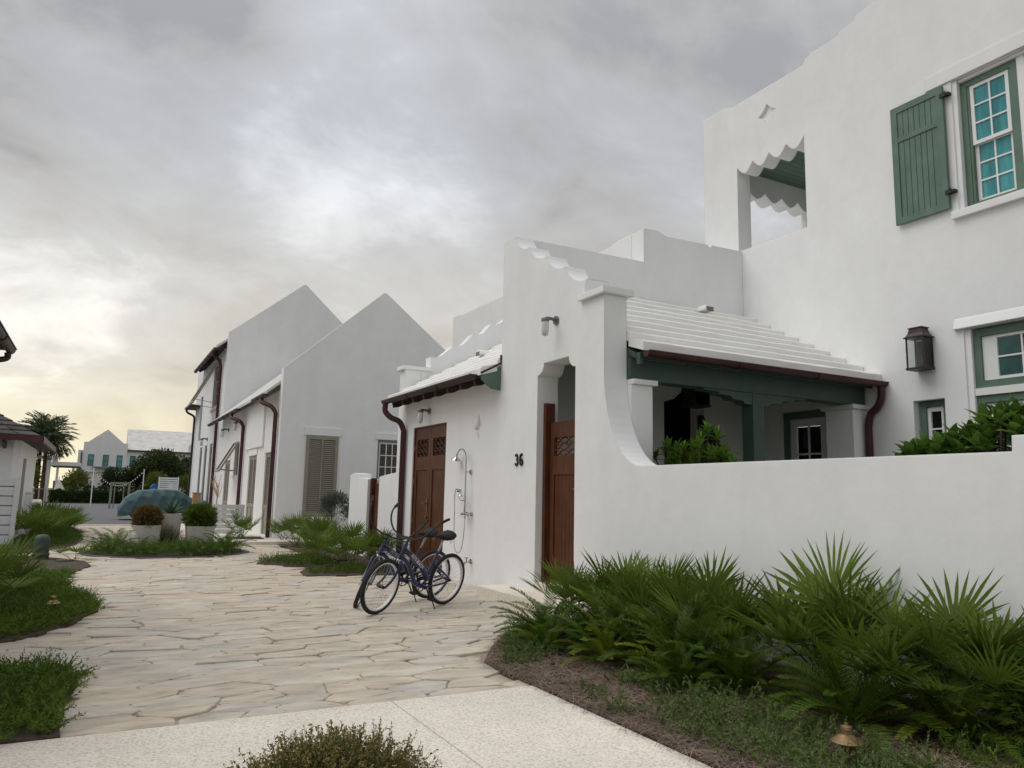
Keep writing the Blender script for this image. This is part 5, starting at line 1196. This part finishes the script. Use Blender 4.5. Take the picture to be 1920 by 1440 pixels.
def leaf_cloud(name, mt, P, D, size, asp=.45, bend=.15):
    # many small pointed leaves: P positions, D directions
    n = len(P); rn = rng.normal(size=(n, 3)); W = np.cross(D, rn); W /= np.linalg.norm(W, axis=1)[:, None] + 1e-9
    L_ = (size * rng.uniform(.7, 1.3, n))[:, None]; N_ = np.cross(W, D)
    a = P; m1 = P + D * L_ * .45; t = P + D * L_ + N_ * L_ * bend
    V = np.stack([a, m1 + W * L_ * asp * .5, t, m1 - W * L_ * asp * .5], 1).reshape(-1, 3)
    F_ = np.arange(4 * n).reshape(n, 4)
    return np_mesh(name, V, F_, mt)
def unit(n):
    v = rng.normal(size=(n, 3)); return v / np.linalg.norm(v, axis=1)[:, None]
def shrub_pts(n, c, rad, shell=.55, clumps=40, spread=.22):
    u = unit(clumps); u[:, 2] = np.abs(u[:, 2]) * 1.0 - .15; u /= np.linalg.norm(u, axis=1)[:, None]
    cr = u * (shell + (1 - shell) * rng.random(clumps))[:, None]
    k = rng.integers(0, clumps, n); p = cr[k] + rng.normal(size=(n, 3)) * spread
    q = np.linalg.norm(p, axis=1); p = p[q < 1.12]; d = p / (np.linalg.norm(p, axis=1)[:, None] + 1e-6)
    return np.array(c) + p * np.array(rad), d
def twigs(mb, c, base, n, rad, r0=.006):
    for i in range(n):
        d = unit(1)[0]; d[2] = abs(d[2]); mb.tube([base, Vector(base).lerp(Vector(c), .6) + Vector(d * np.array(rad) * .25), Vector(c) + Vector(d * np.array(rad) * .8)], [r0, r0 * .7, r0 * .35], 4, cap=False)
# juniper mats
def juniper(name, mt, poly, dens, h, label, seed, edge=0.0):
    r_ = np.random.default_rng(seed); P = np.array(poly); lo_, hi_ = P.min(0), P.max(0); n = int(dens * np.prod(hi_ - lo_))
    q = lo_ + r_.random((n, 2)) * (hi_ - lo_); q = q[[in_poly(a, b, poly) for a, b in q]]; n = len(q)
    bump_ = .55 + .45 * np.sin(q[:, 0] * 5.1 + seed) * np.sin(q[:, 1] * 4.3 + 1.7 * seed)
    nl = 16; d = r_.normal(size=(n, 3)); d[:, 2] = np.abs(d[:, 2]) * .7 + .35; d /= np.linalg.norm(d, axis=1)[:, None]
    l = h * (.6 + .8 * r_.random(n)); b = np.c_[q, .02 + h * .75 * bump_ * r_.random(n)]
    t = np.linspace(.1, 1, nl); pos = b[:, None] + d[:, None] * (l[:, None] * t)[..., None]
    dd = r_.normal(size=(n, nl, 3)) * .75 + d[:, None] * .9; dd /= np.linalg.norm(dd, axis=2)[..., None]
    ww = np.cross(dd, r_.normal(size=(n, nl, 3))); ww /= np.linalg.norm(ww, axis=2)[..., None]
    ll = .034 * (1.15 - .5 * t)[None, :, None]
    V = np.stack([pos - ww * .0048, pos + ww * .0048, pos + dd * ll], 2).reshape(-1, 3)
    o = bpy.data.objects.new(name, np_mesh(name, V, np.arange(len(V)).reshape(-1, 3), mt)); COL.objects.link(o)
    return tag(o, label, 'ground cover', kind='stuff')
juniper('juniper_mat', M['juniper'], [(-2.6, 5.4), (-.06, 5.36), (-.08, 5.9), (.0, 6.4), (.03, 6.88), (-.25, 7.32), (-.8, 7.45), (-2.6, 7.7)], 1050, .115, 'green juniper mat in the near left corner bed', 1)
juniper('juniper_mat', M['juniper'], [(-2.0, 8.9), (-.8, 8.62), (-.5, 8.85), (-.08, 9.6), (.17, 10.4), (.08, 11.2), (-.22, 12.5), (-.30, 13.6), (-.22, 14.6), (-2.0, 14.8)], 950, .115, 'green juniper mat around the left path light', 2)
juniper('juniper_mat', M['juniper_blue'], [(3.15, 6.0), (3.5, 6.6), (4.0, 7.3), (4.3, 7.4), (4.1, 6.7), (3.6, 6.0), (3.3, 5.75)], 620, .12, 'blue-green juniper at the corner of the front bed beside the flagstones', 3)
juniper('juniper_mat', M['juniper_blue'], [(3.25, 2.6), (3.25, 4.0), (3.5, 4.4), (3.9, 4.3), (4.1, 3.7), (4.0, 2.6)], 620, .15, 'blue-green juniper spreading around the brass path light', 4)
juniper('juniper_mat', M['juniper_blue'], [(3.55, 5.0), (3.75, 5.15), (4.0, 4.9), (4.15, 4.3), (3.8, 4.55)], 520, .11, 'small juniper patch in the pine straw', 5)
juniper('juniper_mat', M['juniper_blue'], [(3.13, 4.2), (3.2, 4.9), (3.4, 5.0), (3.42, 4.4)], 380, .09, 'thin juniper strip along the concrete edge', 12)
juniper('juniper_mat', M['juniper'], [(4.3, 2.4), (4.3, 2.9), (5.3, 3.1), (5.4, 2.4)], 420, .12, 'low juniper in the shade at the right edge', 6)
juniper('juniper_mat', M['juniper'], [(2.95, 15.9), (3.35, 15.5), (3.8, 15.1), (4.3, 15.0), (4.4, 16.6), (3.8, 17.0), (3.05, 16.3)], 420, .14, 'juniper mat at the tip of the bed left of the bicycles', 7)
juniper('juniper_mat', M['juniper'], [(3.4, 13.6), (4.5, 13.45), (5.3, 13.7), (5.2, 14.4), (3.5, 14.3)], 380, .12, 'juniper edging in front of the palmettos beside the bicycles', 8)
juniper('juniper_mat', M['juniper'], circ2, 420, .27, 'juniper filling the round island bed around the planters', 9)
juniper('juniper_mat', M['juniper'], [(-1.6, 20.4), (-.9, 20.8), (-.4, 22.3), (-.25, 24.5), (-.35, 27), (-.7, 31), (-1.6, 31)], 240, .15, 'juniper along the far left edge of the path', 10)
# pine straw
n = 17000; P = [(3.04, 1.0), (3.05, 5.3), (3.04, 6.2)] + BED['front'][4:]; q = np.c_[rng.uniform(3.02, 5.4, n), rng.uniform(1.5, 7.6, n)]; q = q[[in_poly(a, b, P) for a, b in q]]; n = len(q)
a = rng.uniform(0, math.pi, n); l = rng.uniform(.05, .13, n); z = rng.uniform(.026, .06, n); dz = rng.uniform(-.02, .02, n)
d = np.c_[np.cos(a), np.sin(a)] * l[:, None]; w_ = np.c_[-np.sin(a), np.cos(a)] * .0018; mid = q + w_ * rng.normal(size=(n, 1)) * 6
V = np.stack([np.c_[q - d - w_, z - dz], np.c_[q - d + w_, z - dz], np.c_[mid + w_, z + .012], np.c_[mid - w_, z + .012], np.c_[q + d + w_, z + dz], np.c_[q + d - w_, z + dz]], 1).reshape(-1, 3)
i6 = np.arange(n)[:, None] * 6; F_ = np.concatenate([i6 + [0, 1, 2, 3], i6 + [3, 2, 4, 5]])
o = bpy.data.objects.new('pine_straw', np_mesh('pine_straw', V, F_, M['straw'])); COL.objects.link(o); tag(o, 'brown pine straw mulch strewn over the front bed', 'pine straw', kind='stuff')
LEAFL = ['reddish fallen leaf on the small juniper patch', 'reddish fallen leaf at the corner of the front bed by the flagstones', 'reddish fallen leaf under the dark middle cycad', 'reddish fallen leaf between juniper and pine straw', 'reddish fallen leaf right of the brass path light', 'reddish fallen leaf on open pine straw', 'reddish fallen leaf near the edge of the concrete walk', 'reddish fallen leaf behind the near left juniper', 'reddish fallen leaf where the near left juniper meets the concrete', 'reddish fallen leaf in front of the palmettos by the bicycles']
for i, (x, y) in enumerate(((3.55, 5.0), (3.3, 6.3), (3.9, 5.35), (3.7, 4.55), (4.3, 3.15), (3.45, 5.6), (3.22, 4.35), (-.45, 7.3), (-.2, 5.42), (3.6, 13.6))):
    mb = MB().add([(0, 0, .004), (.03, .018, .012), (.075, .0, .02), (.03, -.018, .010)], [(0, 1, 2, 3)]); o = mb.build('fallen_leaf', M['deadleaf']); o.location = (x, y, .075 if i < 7 else .05); o.rotation_euler = (rs.uniform(-.5, .5), rs.uniform(-.5, .5), rs.uniform(0, 6)); 
    tag(o, LEAFL[i], 'leaf', 'fallen leaves')
# --- left beds
lp = [((-1.05, 10.9), 12, .8, 1.0, 'palmetto at the left edge above the juniper, nearest the camera'), ((-1.20, 12.4), 14, .85, 1.1, 'palmetto at the left edge in front of the slat fence'), ((-1.75, 13.6), 12, .8, 1.0, 'palmetto behind the left edge clump, beside the green pedestal'), ((-1.75, 11.6), 12, .9, 1.15, 'palmetto cut by the left edge of the picture'), ((-1.75, 15.6), 9, .6, .8, 'small palmetto left of the green utility pedestal')]
for i, ((x, y), n, a, b, lb) in enumerate(lp): plant('saw_palmetto', (x, y, .02), FAN, n, a * .82, b * .82, 4, 56, lb, 'palmetto', GP, 300 + i)
lf = [((-1.25, 21.9), 14, .8, 1.0, 'dark palmetto beside the end of the white slat fence'), ((-.95, 23.0), 14, .7, .95, 'palmetto behind the fence end, nearest the path'), ((-1.15, 24.6), 13, .8, 1.0, 'palmetto in the middle of the far left bed'), ((-.75, 26.0), 12, .7, .95, 'palmetto farther up the left side of the path'), ((-1.3, 27.4), 12, .9, 1.15, 'palmetto in front of the short garden wall'), ((-.8, 29.0), 11, .8, 1.0, 'farthest palmetto on the left before the street')]
for i, ((x, y), n, a, b, lb) in enumerate(lf): plant('saw_palmetto', (x, y, .02), FAN, n, a, b, 2, 46, lb, 'palmetto', GP, 330 + i)
plant('saw_palmetto', (-.30, 17.75, .02), FANS, 6, .45, .6, 20, 65, 'tiny palmetto seedling beside the round green lid', 'palmetto', GP, 350)
# --- bed left of the bicycles
rp_ = [((4.30, 14.25), 14, .62, .82, 'palmetto directly left of the bicycles'), ((4.95, 14.6), 13, .65, .85, 'palmetto against the downspout left of the bicycles'), ((4.0, 15.3), 13, .62, .80, 'palmetto left of the bicycles at the path edge'), ((4.7, 16.0), 13, .7, .9, 'palmetto in front of the small wooden courtyard gate'), ((4.5, 17.6), 12, .7, .9, 'palmetto in front of the white gate pier'), ((4.9, 19.2), 13, .75, 1.0, 'palmetto below the taupe shutter, right side'), ((4.75, 20.8), 13, .75, 1.0, 'palmetto below the taupe shutter, left side'), ((4.75, 22.3), 10, .6, .85, 'palmetto at the corner of the gabled house by its downspout')]
for i, ((x, y), n, a, b, lb) in enumerate(rp_): plant('saw_palmetto', (x, y, .02), FAN, n, a, b, 2, 48, lb, 'palmetto', GP, 400 + i)
plant('saw_palmetto', (3.75, 23.3, .09), FAN, 13, .6, .8, 2, 48, 'solitary palmetto in front of the low slat panel', 'palmetto', GP, 420)
tag(MB().prism('Z', [(3.3, 22.7), (4.3, 22.7), (4.4, 23.9), (3.4, 23.9)], .03, .10).build('planting_bed', M['mulch']), kind='structure')
# --- island bed
for i, (x, y, s_) in enumerate(((.35, 19.1, .6), (2.75, 19.0, .62), (2.45, 18.4, .5), (.9, 18.4, .45), (.55, 20.1, .62), (1.9, 18.3, .4))):
    plant('cycad', (x, y, .05), COON, 18, s_, s_ * 1.3, 5, 75, ['cycad at the left end of the round island bed', 'cycad at the right end of the round island bed', 'small cycad at the right front of the island', 'small cycad at the left front of the island', 'cycad behind the rust-coloured planter', 'smallest cycad at the front centre of the island'][i], 'cycad', GC, 500 + i)
def planter(x, y, w_, h_, label):
    e_ = empty('planter', (x, y, 0), label=label, cat='planter', group='white shell planters'); a = w_ / 2; b = a * .86; t = .05
    mb = MB(); vs = [(x - b, y - b, .03), (x + b, y - b, .03), (x + b, y + b, .03), (x - b, y + b, .03), (x - a, y - a, h_), (x + a, y - a, h_), (x + a, y + a, h_), (x - a, y + a, h_), (x - a + t, y - a + t, h_), (x + a - t, y - a + t, h_), (x + a - t, y + a - t, h_), (x - a + t, y + a - t, h_), (x - a + t, y - a + t, h_ - .08), (x + a - t, y - a + t, h_ - .08), (x + a - t, y + a - t, h_ - .08), (x - a + t, y + a - t, h_ - .08)]
    mb.add(vs, [(0, 3, 2, 1), (0, 1, 5, 4), (1, 2, 6, 5), (2, 3, 7, 6), (3, 0, 4, 7), (4, 5, 9, 8), (5, 6, 10, 9), (6, 7, 11, 10), (7, 4, 8, 11), (8, 9, 13, 12), (9, 10, 14, 13), (10, 11, 15, 14), (11, 8, 12, 15)]).build('pot', M['planter'], e_)
    box('soil', M['mulch'], e_, x - a + t + .002, x + a - t - .002, y - a + t + .002, y + a - t - .002, h_ - .12, h_ - .05)
planter(1.10, 19.9, .58, .60, 'white square planter holding the rust-coloured bush'); planter(1.62, 20.25, .46, .86, 'tall white square planter holding the agave'); planter(2.26, 19.95, .60, .58, 'white square planter holding the round green bush')
def ball_bush(c, rad, mt, n, size, label, name='round_bush', asp=.22, stemz=.5):
    e_ = empty(name, (c[0], c[1], stemz), label=label, cat='bush')
    u = unit(n); u = np.sign(u) * np.abs(u) ** .90; u[:, 2] = np.where(u[:, 2] < -.75, -u[:, 2], u[:, 2]); rr = rng.uniform(.05, 1.0, n) ** .42 * (1 + .13 * np.sin(u[:, 0] * 7 + c[0]) * np.sin(u[:, 1] * 6 + u[:, 2] * 5 + c[0] * 3)); p = np.array(c) + u * rr[:, None] * np.array(rad)
    d = u + rng.normal(size=(n, 3)) * .45 + np.array([0, 0, .35]); d /= np.linalg.norm(d, axis=1)[:, None]
    link('foliage', leaf_cloud('foliage', mt, p, d, size, asp), e_); mb = MB()
    twigs(mb, c, (c[0], c[1], stemz - .02), 14, rad); mb.build('stems', M['bark'], e_); return e_
ball_bush((1.10, 19.9, .74), (.29, .28, .27), M['rust'], 5200, .085, 'rust-brown round bush in the left island planter')
ball_bush((2.26, 19.95, .76), (.33, .32, .29), M['podo'], 6000, .10, 'yellow-green round bush in the right island planter')
ag = empty('agave', (1.62, 20.25, .83), label='spiky blue-green agave in the tall middle planter', cat='agave')
def agave_mesh():
    mb = MB(); vs = []; k = 6
    for i in range(k + 1):
        t = i / k; w_ = .035 * (1 - t ** 2.2) + .001; zz = .42 * t; x = .10 * t * t
        vs += [(x + w_ * .35, -w_, zz), (x, 0, zz), (x + w_ * .35, w_, zz)]
    mb.add(vs, [(i * 3 + j, i * 3 + j + 1, i * 3 + j + 4, i * 3 + j + 3) for i in range(k) for j in (0, 1)]); return mb.mesh('leaf', M['agave'])
am = agave_mesh()
for i in range(26):
    o = bpy.data.objects.new('leaf', am); COL.objects.link(o); o.parent = ag; s_ = rs.uniform(.75, 1.1); o.scale = (s_,) * 3; o.rotation_euler = (0, R(8 + 62 * (i / 26)), i * 2.4)
tuft = empty('grass_tuft', (1.55, 19.75, .05), label='dry grass tuft in front of the tall planter', cat='grass'); nn = 420
P_ = np.c_[rng.normal(1.55, .06, nn), rng.normal(19.72, .05, nn), np.full(nn, .08)]; D_ = rng.normal(size=(nn, 3)) * .28 + [0, 0, 1]; D_ /= np.linalg.norm(D_, axis=1)[:, None]
link('blades', leaf_cloud('blades', M['grass'], P_, D_, .52, .016), tuft)
rk = MB(); rk.lathe([(.10, 0), (.16, .10), (.15, .25), (.09, .38), (.03, .44)], (.80, 19.5, .03), 9); o = rk.build('rock', M['planter']); tag(o, 'pale upright rock beside the left island planter', 'rock')
# --- other shrubs
gs = empty('grey_shrub', (5.75, 21, 0), label='soft grey-green shrub behind the white gate pier', cat='shrub')
p, d = shrub_pts(2600, (5.85, 21.0, .95), (.42, .42, .45)); link('foliage', leaf_cloud('foliage', M['sage'], p, d, .09, .25), gs); mb = MB(); twigs(mb, (5.85, 21, .9), (5.85, 21, 0), 12, (.4, .4, .4)); mb.build('stems', M['bark'], gs)
dt = empty('bare_sapling', (3.95, 30.5, .09), label='leafless forked sapling in front of the gabled house wall', cat='sapling')
mb = MB(); mb.tube([(3.95, 30.5, .09), (3.97, 30.5, 1.2), (3.93, 30.5, 1.7)], [.03, .022, .012], 6)
for i in range(9): a = rs.uniform(0, 6.28); mb.tube([(3.96, 30.5, 1.0 + i * .07), (3.96 + .18 * math.cos(a), 30.5 + .18 * math.sin(a), 1.35 + i * .07), (3.96 + .24 * math.cos(a), 30.5 + .24 * math.sin(a), 1.6 + i * .06)], [.014, .010, .005], 5)
mb.build('branches', M['tan'], dt)
# near bush at the bottom edge
nb_ = empty('bronze_bush', (.93, 3.05, 0), label='bronze-tipped small-leaved bush at the bottom edge of the picture', cat='bush')
tag(MB().prism('Z', [(-.6, 1.2), (2.2, 1.2), (2.3, 2.9), (1.6, 3.35), (.4, 3.4), (-.5, 3.0)], -.05, .03).build('planting_bed', M['mulch']), kind='structure')
c = np.array((.96, 3.28, .13)); rad = np.array((.47, .42, .27)); V_ = []; 
nsp = 1500; u = unit(nsp); u[:, 2] = np.abs(u[:, 2]); base = c + u * rad * rng.uniform(.55, .90, nsp)[:, None]; dr = u * .8 + rng.normal(size=(nsp, 3)) * .35 + [0, 0, .55]; dr /= np.linalg.norm(dr, axis=1)[:, None]
ln = rng.uniform(.07, .15, nsp); nl = 22; t = np.linspace(.05, 1, nl)
pos = (base[:, None] + dr[:, None] * (ln[:, None] * t)[..., None]).reshape(-1, 3); dl = (dr[:, None] * .5 + rng.normal(size=(nsp, nl, 3)) * .7).reshape(-1, 3); dl /= np.linalg.norm(dl, axis=1)[:, None]
tipm = np.tile(t > .70, nsp) & (rng.random(nsp * nl) < .75)
link('foliage', leaf_cloud('foliage', M['bronzeleaf'], pos[~tipm], dl[~tipm], .015, .55), nb_); link('shoot_tips', leaf_cloud('shoot_tips', M['bronzetip'], pos[tipm], dl[tipm], .013, .5), nb_)
mb = MB()
for i in range(nsp): mb.tube([base[i] - dr[i] * .10, base[i] + dr[i] * ln[i]], [.0016, .0008], 3, cap=False)
mb.build('twigs', M['bark'], nb_)
pi, di = shrub_pts(5000, c - np.array((0, 0, .02)), rad * .86, .3, 60, .25); link('inner_foliage', leaf_cloud('inner_foliage', M['bronzeleaf'], pi, di, .018, .55), nb_)
# evergreen at right edge
es = empty('dark_shrub', (5.2, 2.55, 0), label='dense dark evergreen shrub at the right edge below the wall', cat='shrub')
p, d = shrub_pts(5200, (5.12, 2.45, .30), (.42, .5, .36)); link('foliage', leaf_cloud('foliage', M['coontie'], p, d, .06, .42), es); mb = MB(); twigs(mb, (5.12, 2.45, .3), (5.12, 2.45, 0), 14, (.4, .45, .35)); mb.build('stems', M['bark'], es)
# plants behind the garden wall, leaf by leaf
def leaf_mesh(name, L_, W_, mt):
    vs = []; k = 5
    for i in range(k + 1):
        t = i / k; w_ = W_ * .5 * math.sin(math.pi * min(1, (t * .92 + .06)) ** .85) if 0 < i < k else .002; z = .10 * L_ * math.sin(t * 2.2) - .06 * L_ * t * t
        vs += [(L_ * t, -w_, z + w_ * .35), (L_ * t, 0, z), (L_ * t, w_, z + w_ * .35)]
    return MB().add(vs, [(i * 3 + j, i * 3 + j + 1, i * 3 + j + 4, i * 3 + j + 3) for i in range(k) for j in (0, 1)]).mesh(name, mt, True)
def rosette_plant(name, loc, heads, lm_, nleaf, label, stem, tilt=(20, 95), grp=None):
    e_ = empty(name, loc, label=label, cat='shrub'); mb = MB(); b = Vector(loc)
    for h in heads:
        hv = Vector(h); mb.tube([(0, 0, .0), (hv - b) * .55 + Vector((0, 0, .1)), hv - b], [.016, .012, .008], 5, cap=False)
    mb.build('stems', stem, e_, True, False)
    for h in heads:
        az0 = rs.uniform(0, 6)
        for i in range(nleaf):
            o = bpy.data.objects.new('leaf', lm_); COL.objects.link(o); o.parent = e_; o.location = Vector(h) - b - Vector((0, 0, .05 * i / nleaf)); s_ = rs.uniform(.75, 1.15); o.scale = (s_,) * 3
            o.rotation_euler = (rs.uniform(-.2, .2), R(-90 + tilt[0] + (tilt[1] - tilt[0]) * (i / nleaf) + rs.uniform(-10, 10)), az0 + i * 2.4)
    return e_
bl_ = leaf_mesh('leaf', .175, .085, M['broad']); pl_ = leaf_mesh('leaf', .15, .046, M['pitto'])
hd = []
for i in range(60):
    t = (i % 30) / 29; y = 4.22 - 1.25 * t + rs.uniform(-.06, .06); hd.append((6.2 + rs.uniform(-.15, .3), y, 1.72 + (.10 + .38 * min(1, t * 1.3)) * rs.uniform(.2, 1.0)))
rosette_plant('broadleaf_shrub', (6.3, 3.6, 0), hd, bl_, 13, 'broad-leaved shrub looking over the right end of the garden wall', M['bark'])
hd = [(6.42 + rs.uniform(-.15, .2), 7.75 - 1.15 * (i / 21) + rs.uniform(-.06, .06), 1.80 + rs.uniform(.05, .42) * (1 - .55 * i / 21)) for i in range(22)] + [(6.40 + rs.uniform(-.15, .25), 7.85 - 1.0 * (i / 21) + rs.uniform(-.06, .06), 1.82 + rs.uniform(.0, .30)) for i in range(22)] + [(6.4, 6.95, 2.28), (6.45, 6.85, 2.20), (6.4, 7.05, 2.2)]
rosette_plant('glossy_shrub', (6.5, 7.2, 0), hd, pl_, 14, 'bright glossy-leaved shrub inside the wall in front of the porch', M['bark'])

# --- small fixtures in the beds
pd_ = empty('utility_pedestal', (-.86, 17.95, 0), label='dark green plastic utility pedestal with rounded top', cat='pedestal')
MB().lathe([(.145, 0), (.145, .10), (.150, .11), (.150, .13), (.138, .14), (.138, .40), (.125, .455), (.085, .49), (.03, .50)], (-.86, 17.95, .0), 20).build('shell', M['pedestal'], pd_, True)
MB().lathe([(.152, .10), (.156, .105), (.156, .125), (.152, .13)], (-.86, 17.95, 0), 20).build('band', M['pedestal'], pd_, True)
ld = empty('valve_cover', (-.42, 17.35, .02), label='round dark green valve lid lying in the mulch', cat='lid'); MB().lathe([(.15, 0), (.155, .02), (.145, .035), (.02, .042)], (-.42, 17.35, .02), 20).build('lid', M['pedestal'], ld, True); MB().box(-.45, -.39, 17.34, 17.36, .062, .068).build('grip', M['pedestal'], ld)
def path_light(x, y, h_, label, s_=1.0):
    e_ = empty('path_light', (x, y, 0), label=label, cat='path light', group='brass path lights')
    MB().tube([(x, y, 0), (x, y, h_ - .07)], .016 * s_, 10).build('stem', M['brass'], e_, True); MB().lathe([(.022 * s_, h_ - .075), (.030 * s_, h_ - .06), (.030 * s_, h_ - .035), (.024 * s_, h_ - .03)], (x, y, 0), 14).build('lamp_socket', M['brass'], e_, True)
    MB().lathe([(.084 * s_, h_ - .030), (.086 * s_, h_ - .026), (.060 * s_, h_ - .008), (.032 * s_, h_ + .012), (.030 * s_, h_ + .03), (.033 * s_, h_ + .034), (.030 * s_, h_ + .05), (.010 * s_, h_ + .058), (.008 * s_, h_ + .07)], (x, y, 0), 22).build('shade', M['brass'], e_, True)
path_light(3.70, 2.98, .20, 'brass path light with conical hat at the bottom right'); path_light(-.32, 10.2, .175, 'small dark path light in the left juniper', .9)

# ------------------------------------------------------------------ far vegetation
def tree(name, x, y, h_, rx, rz, mt, n, size, label, cat='tree', clumps=26, trunk=.12, cz=None, ry=None):
    e_ = empty(name, (x, y, 0), label=label, cat=cat, group='trees across the street'); c = (x, y, cz if cz else h_ - rz)
    p, d = shrub_pts(n, c, (rx, ry or rx, rz), .45, clumps, .24); d = d + rng.normal(size=d.shape) * .5; d /= np.linalg.norm(d, axis=1)[:, None]
    link('crown', leaf_cloud('crown', mt, p, d, size, .5), e_); mb = MB(); mb.tube([(x, y, 0), (x + .05, y, c[2] * .5), (x, y, c[2])], [trunk, trunk * .8, trunk * .5], 7)
    for i in range(7): u = unit(1)[0]; u[2] = abs(u[2]) * .8; mb.tube([(x, y, c[2] * .55), Vector(c) + Vector(u * np.array((rx, rx, rz)) * .75)], [trunk * .4, trunk * .12], 5, cap=False)
    mb.build('trunk', M['bark'], e_); return e_
tree('oak_tree', 5.7, 84, 5.15, 2.6, 1.9, M['oak'], 9000, .26, 'large dark oak in front of the far white building')
tree('oak_tree', 8.5, 86, 4.6, 1.9, 1.9, M['oak'], 5200, .26, 'dark oak behind the crate, right end of the far trees')
tree('oak_tree', 3.4, 85, 3.7, 1.3, 1.6, M['oak'], 3400, .24, 'smaller oak left of the large oak')
tree('lime_tree', 4.9, 80, 2.9, 1.0, 1.2, M['lime'], 2400, .2, 'yellow-green small tree below the large oak')
tree('lime_tree', 7.6, 80, 2.7, 1.0, 1.2, M['lime'], 2200, .2, 'yellow-green small tree right of the slatted enclosure')
tree('conifer_tree', 1.3, 84, 3.3, 1.0, 1.5, M['conifer'], 3200, .2, 'dark conical evergreen in front of the far gable')
tree('lime_tree', -1.7, 82, 3.0, 1.1, 1.3, M['lime'], 2800, .2, 'light green tree behind the hedge beside the tent')
tree('lime_tree', -5.2, 82, 3.2, .6, 1.3, M['lime'], 1500, .2, 'light green tree below the palms')
tree('conifer_tree', -5.6, 88, 4.2, .5, 1.8, M['conifer'], 1500, .2, 'slim evergreen left of the palms')
hg = empty('hedge', (0, 78.3, 0), label='clipped dark green hedge along the far side of the street', cat='hedge')
for a, b in ((-3.6, .2), (.22, 3.2), (3.3, 8.5)):
    n = int(1500 * (b - a)); p = np.c_[rng.uniform(a, b, n), rng.uniform(77.9, 78.8, n), rng.uniform(.05, 1.12, n)]; p[:, 2] *= 1 + .06 * np.sin(p[:, 0] * 6); d = unit(n); d[:, 2] = np.abs(d[:, 2]) * .6; d[:, 1] -= .4; d /= np.linalg.norm(d, axis=1)[:, None]
    link('foliage', leaf_cloud('foliage', M['hedge'], p, d, .16, .6), hg)
box('core', M['hedge'], hg, -3.5, 8.4, 78.1, 78.7, 0, 1.0)
tag(MB().box(-3.8, 9, 77.42, 79.4, -.1, .05).build('planting_bed', M['mulch']), kind='structure')
for i, x in enumerate((-.6, .5, 2.6, 3.9)):
    ball_bush((x, 74 + 4.9, 1.2), (.55, .4, .35), M['hedge'], 700, .12, ['round dark bush on the hedge line below the tent tree', 'round dark bush behind the hedge below the string lights', 'round dark bush behind the hedge left of the covered car', 'round dark bush behind the covered car roof'][i], 'clipped_bush', .5, .1)
def date_palm(x, y, h_, label, seed):
    r_ = np.random.default_rng(seed); e_ = empty('date_palm', (x, y, 0), label=label, cat='palm', group='date palms'); mb = MB(); pts = [(x, y, h_ * i / 10) for i in range(11)]
    mb.tube(pts, [.20 - .006 * i + .012 * (i % 2) for i in range(11)], 9); mb.build('trunk', M['palmbark'], e_, True)
    MB().lathe([(.16, -.5), (.30, -.25), (.32, 0), (.18, .25)], (x, y, h_), 10).build('boot', M['palmdry'], e_, True)
    for nm, mt, nf, e0, e1 in (('crown', M['palmleaf'], 90, -22, 85), ('dry_fronds', M['palmdry'], 16, -45, -12)):
        P_ = []; D_ = []
        for i in range(nf):
            az_ = r_.uniform(0, 2 * math.pi); el = R(e0 + (e1 - e0) * (i / nf)); L_ = r_.uniform(2.0, 2.7); hd_ = np.array((math.cos(az_), math.sin(az_), 0)); pos = np.array((x, y, h_ + .15)); sd2 = np.array((-math.sin(az_), math.cos(az_), 0))
            for k in range(22):
                a = el - R(52) * (k / 22) ** 1.6; dr_ = hd_ * math.cos(a) + np.array((0, 0, math.sin(a))); pos = pos + dr_ * L_ / 22
                if k > 2:
                    for s_ in (-1, 1): P_.append(pos); v = dr_ * .75 + sd2 * s_ * .65 + np.array((0, 0, .18)); D_.append(v / np.linalg.norm(v))
        link(nm, leaf_cloud(nm, mt, np.array(P_), np.array(D_), .55, .12, .05), e_)
date_palm(-4.55, 85, 5.9, 'right date palm with feathery crown across the street', 3); date_palm(-5.1, 86.5, 5.7, 'left date palm, its trunk close beside the other', 4)
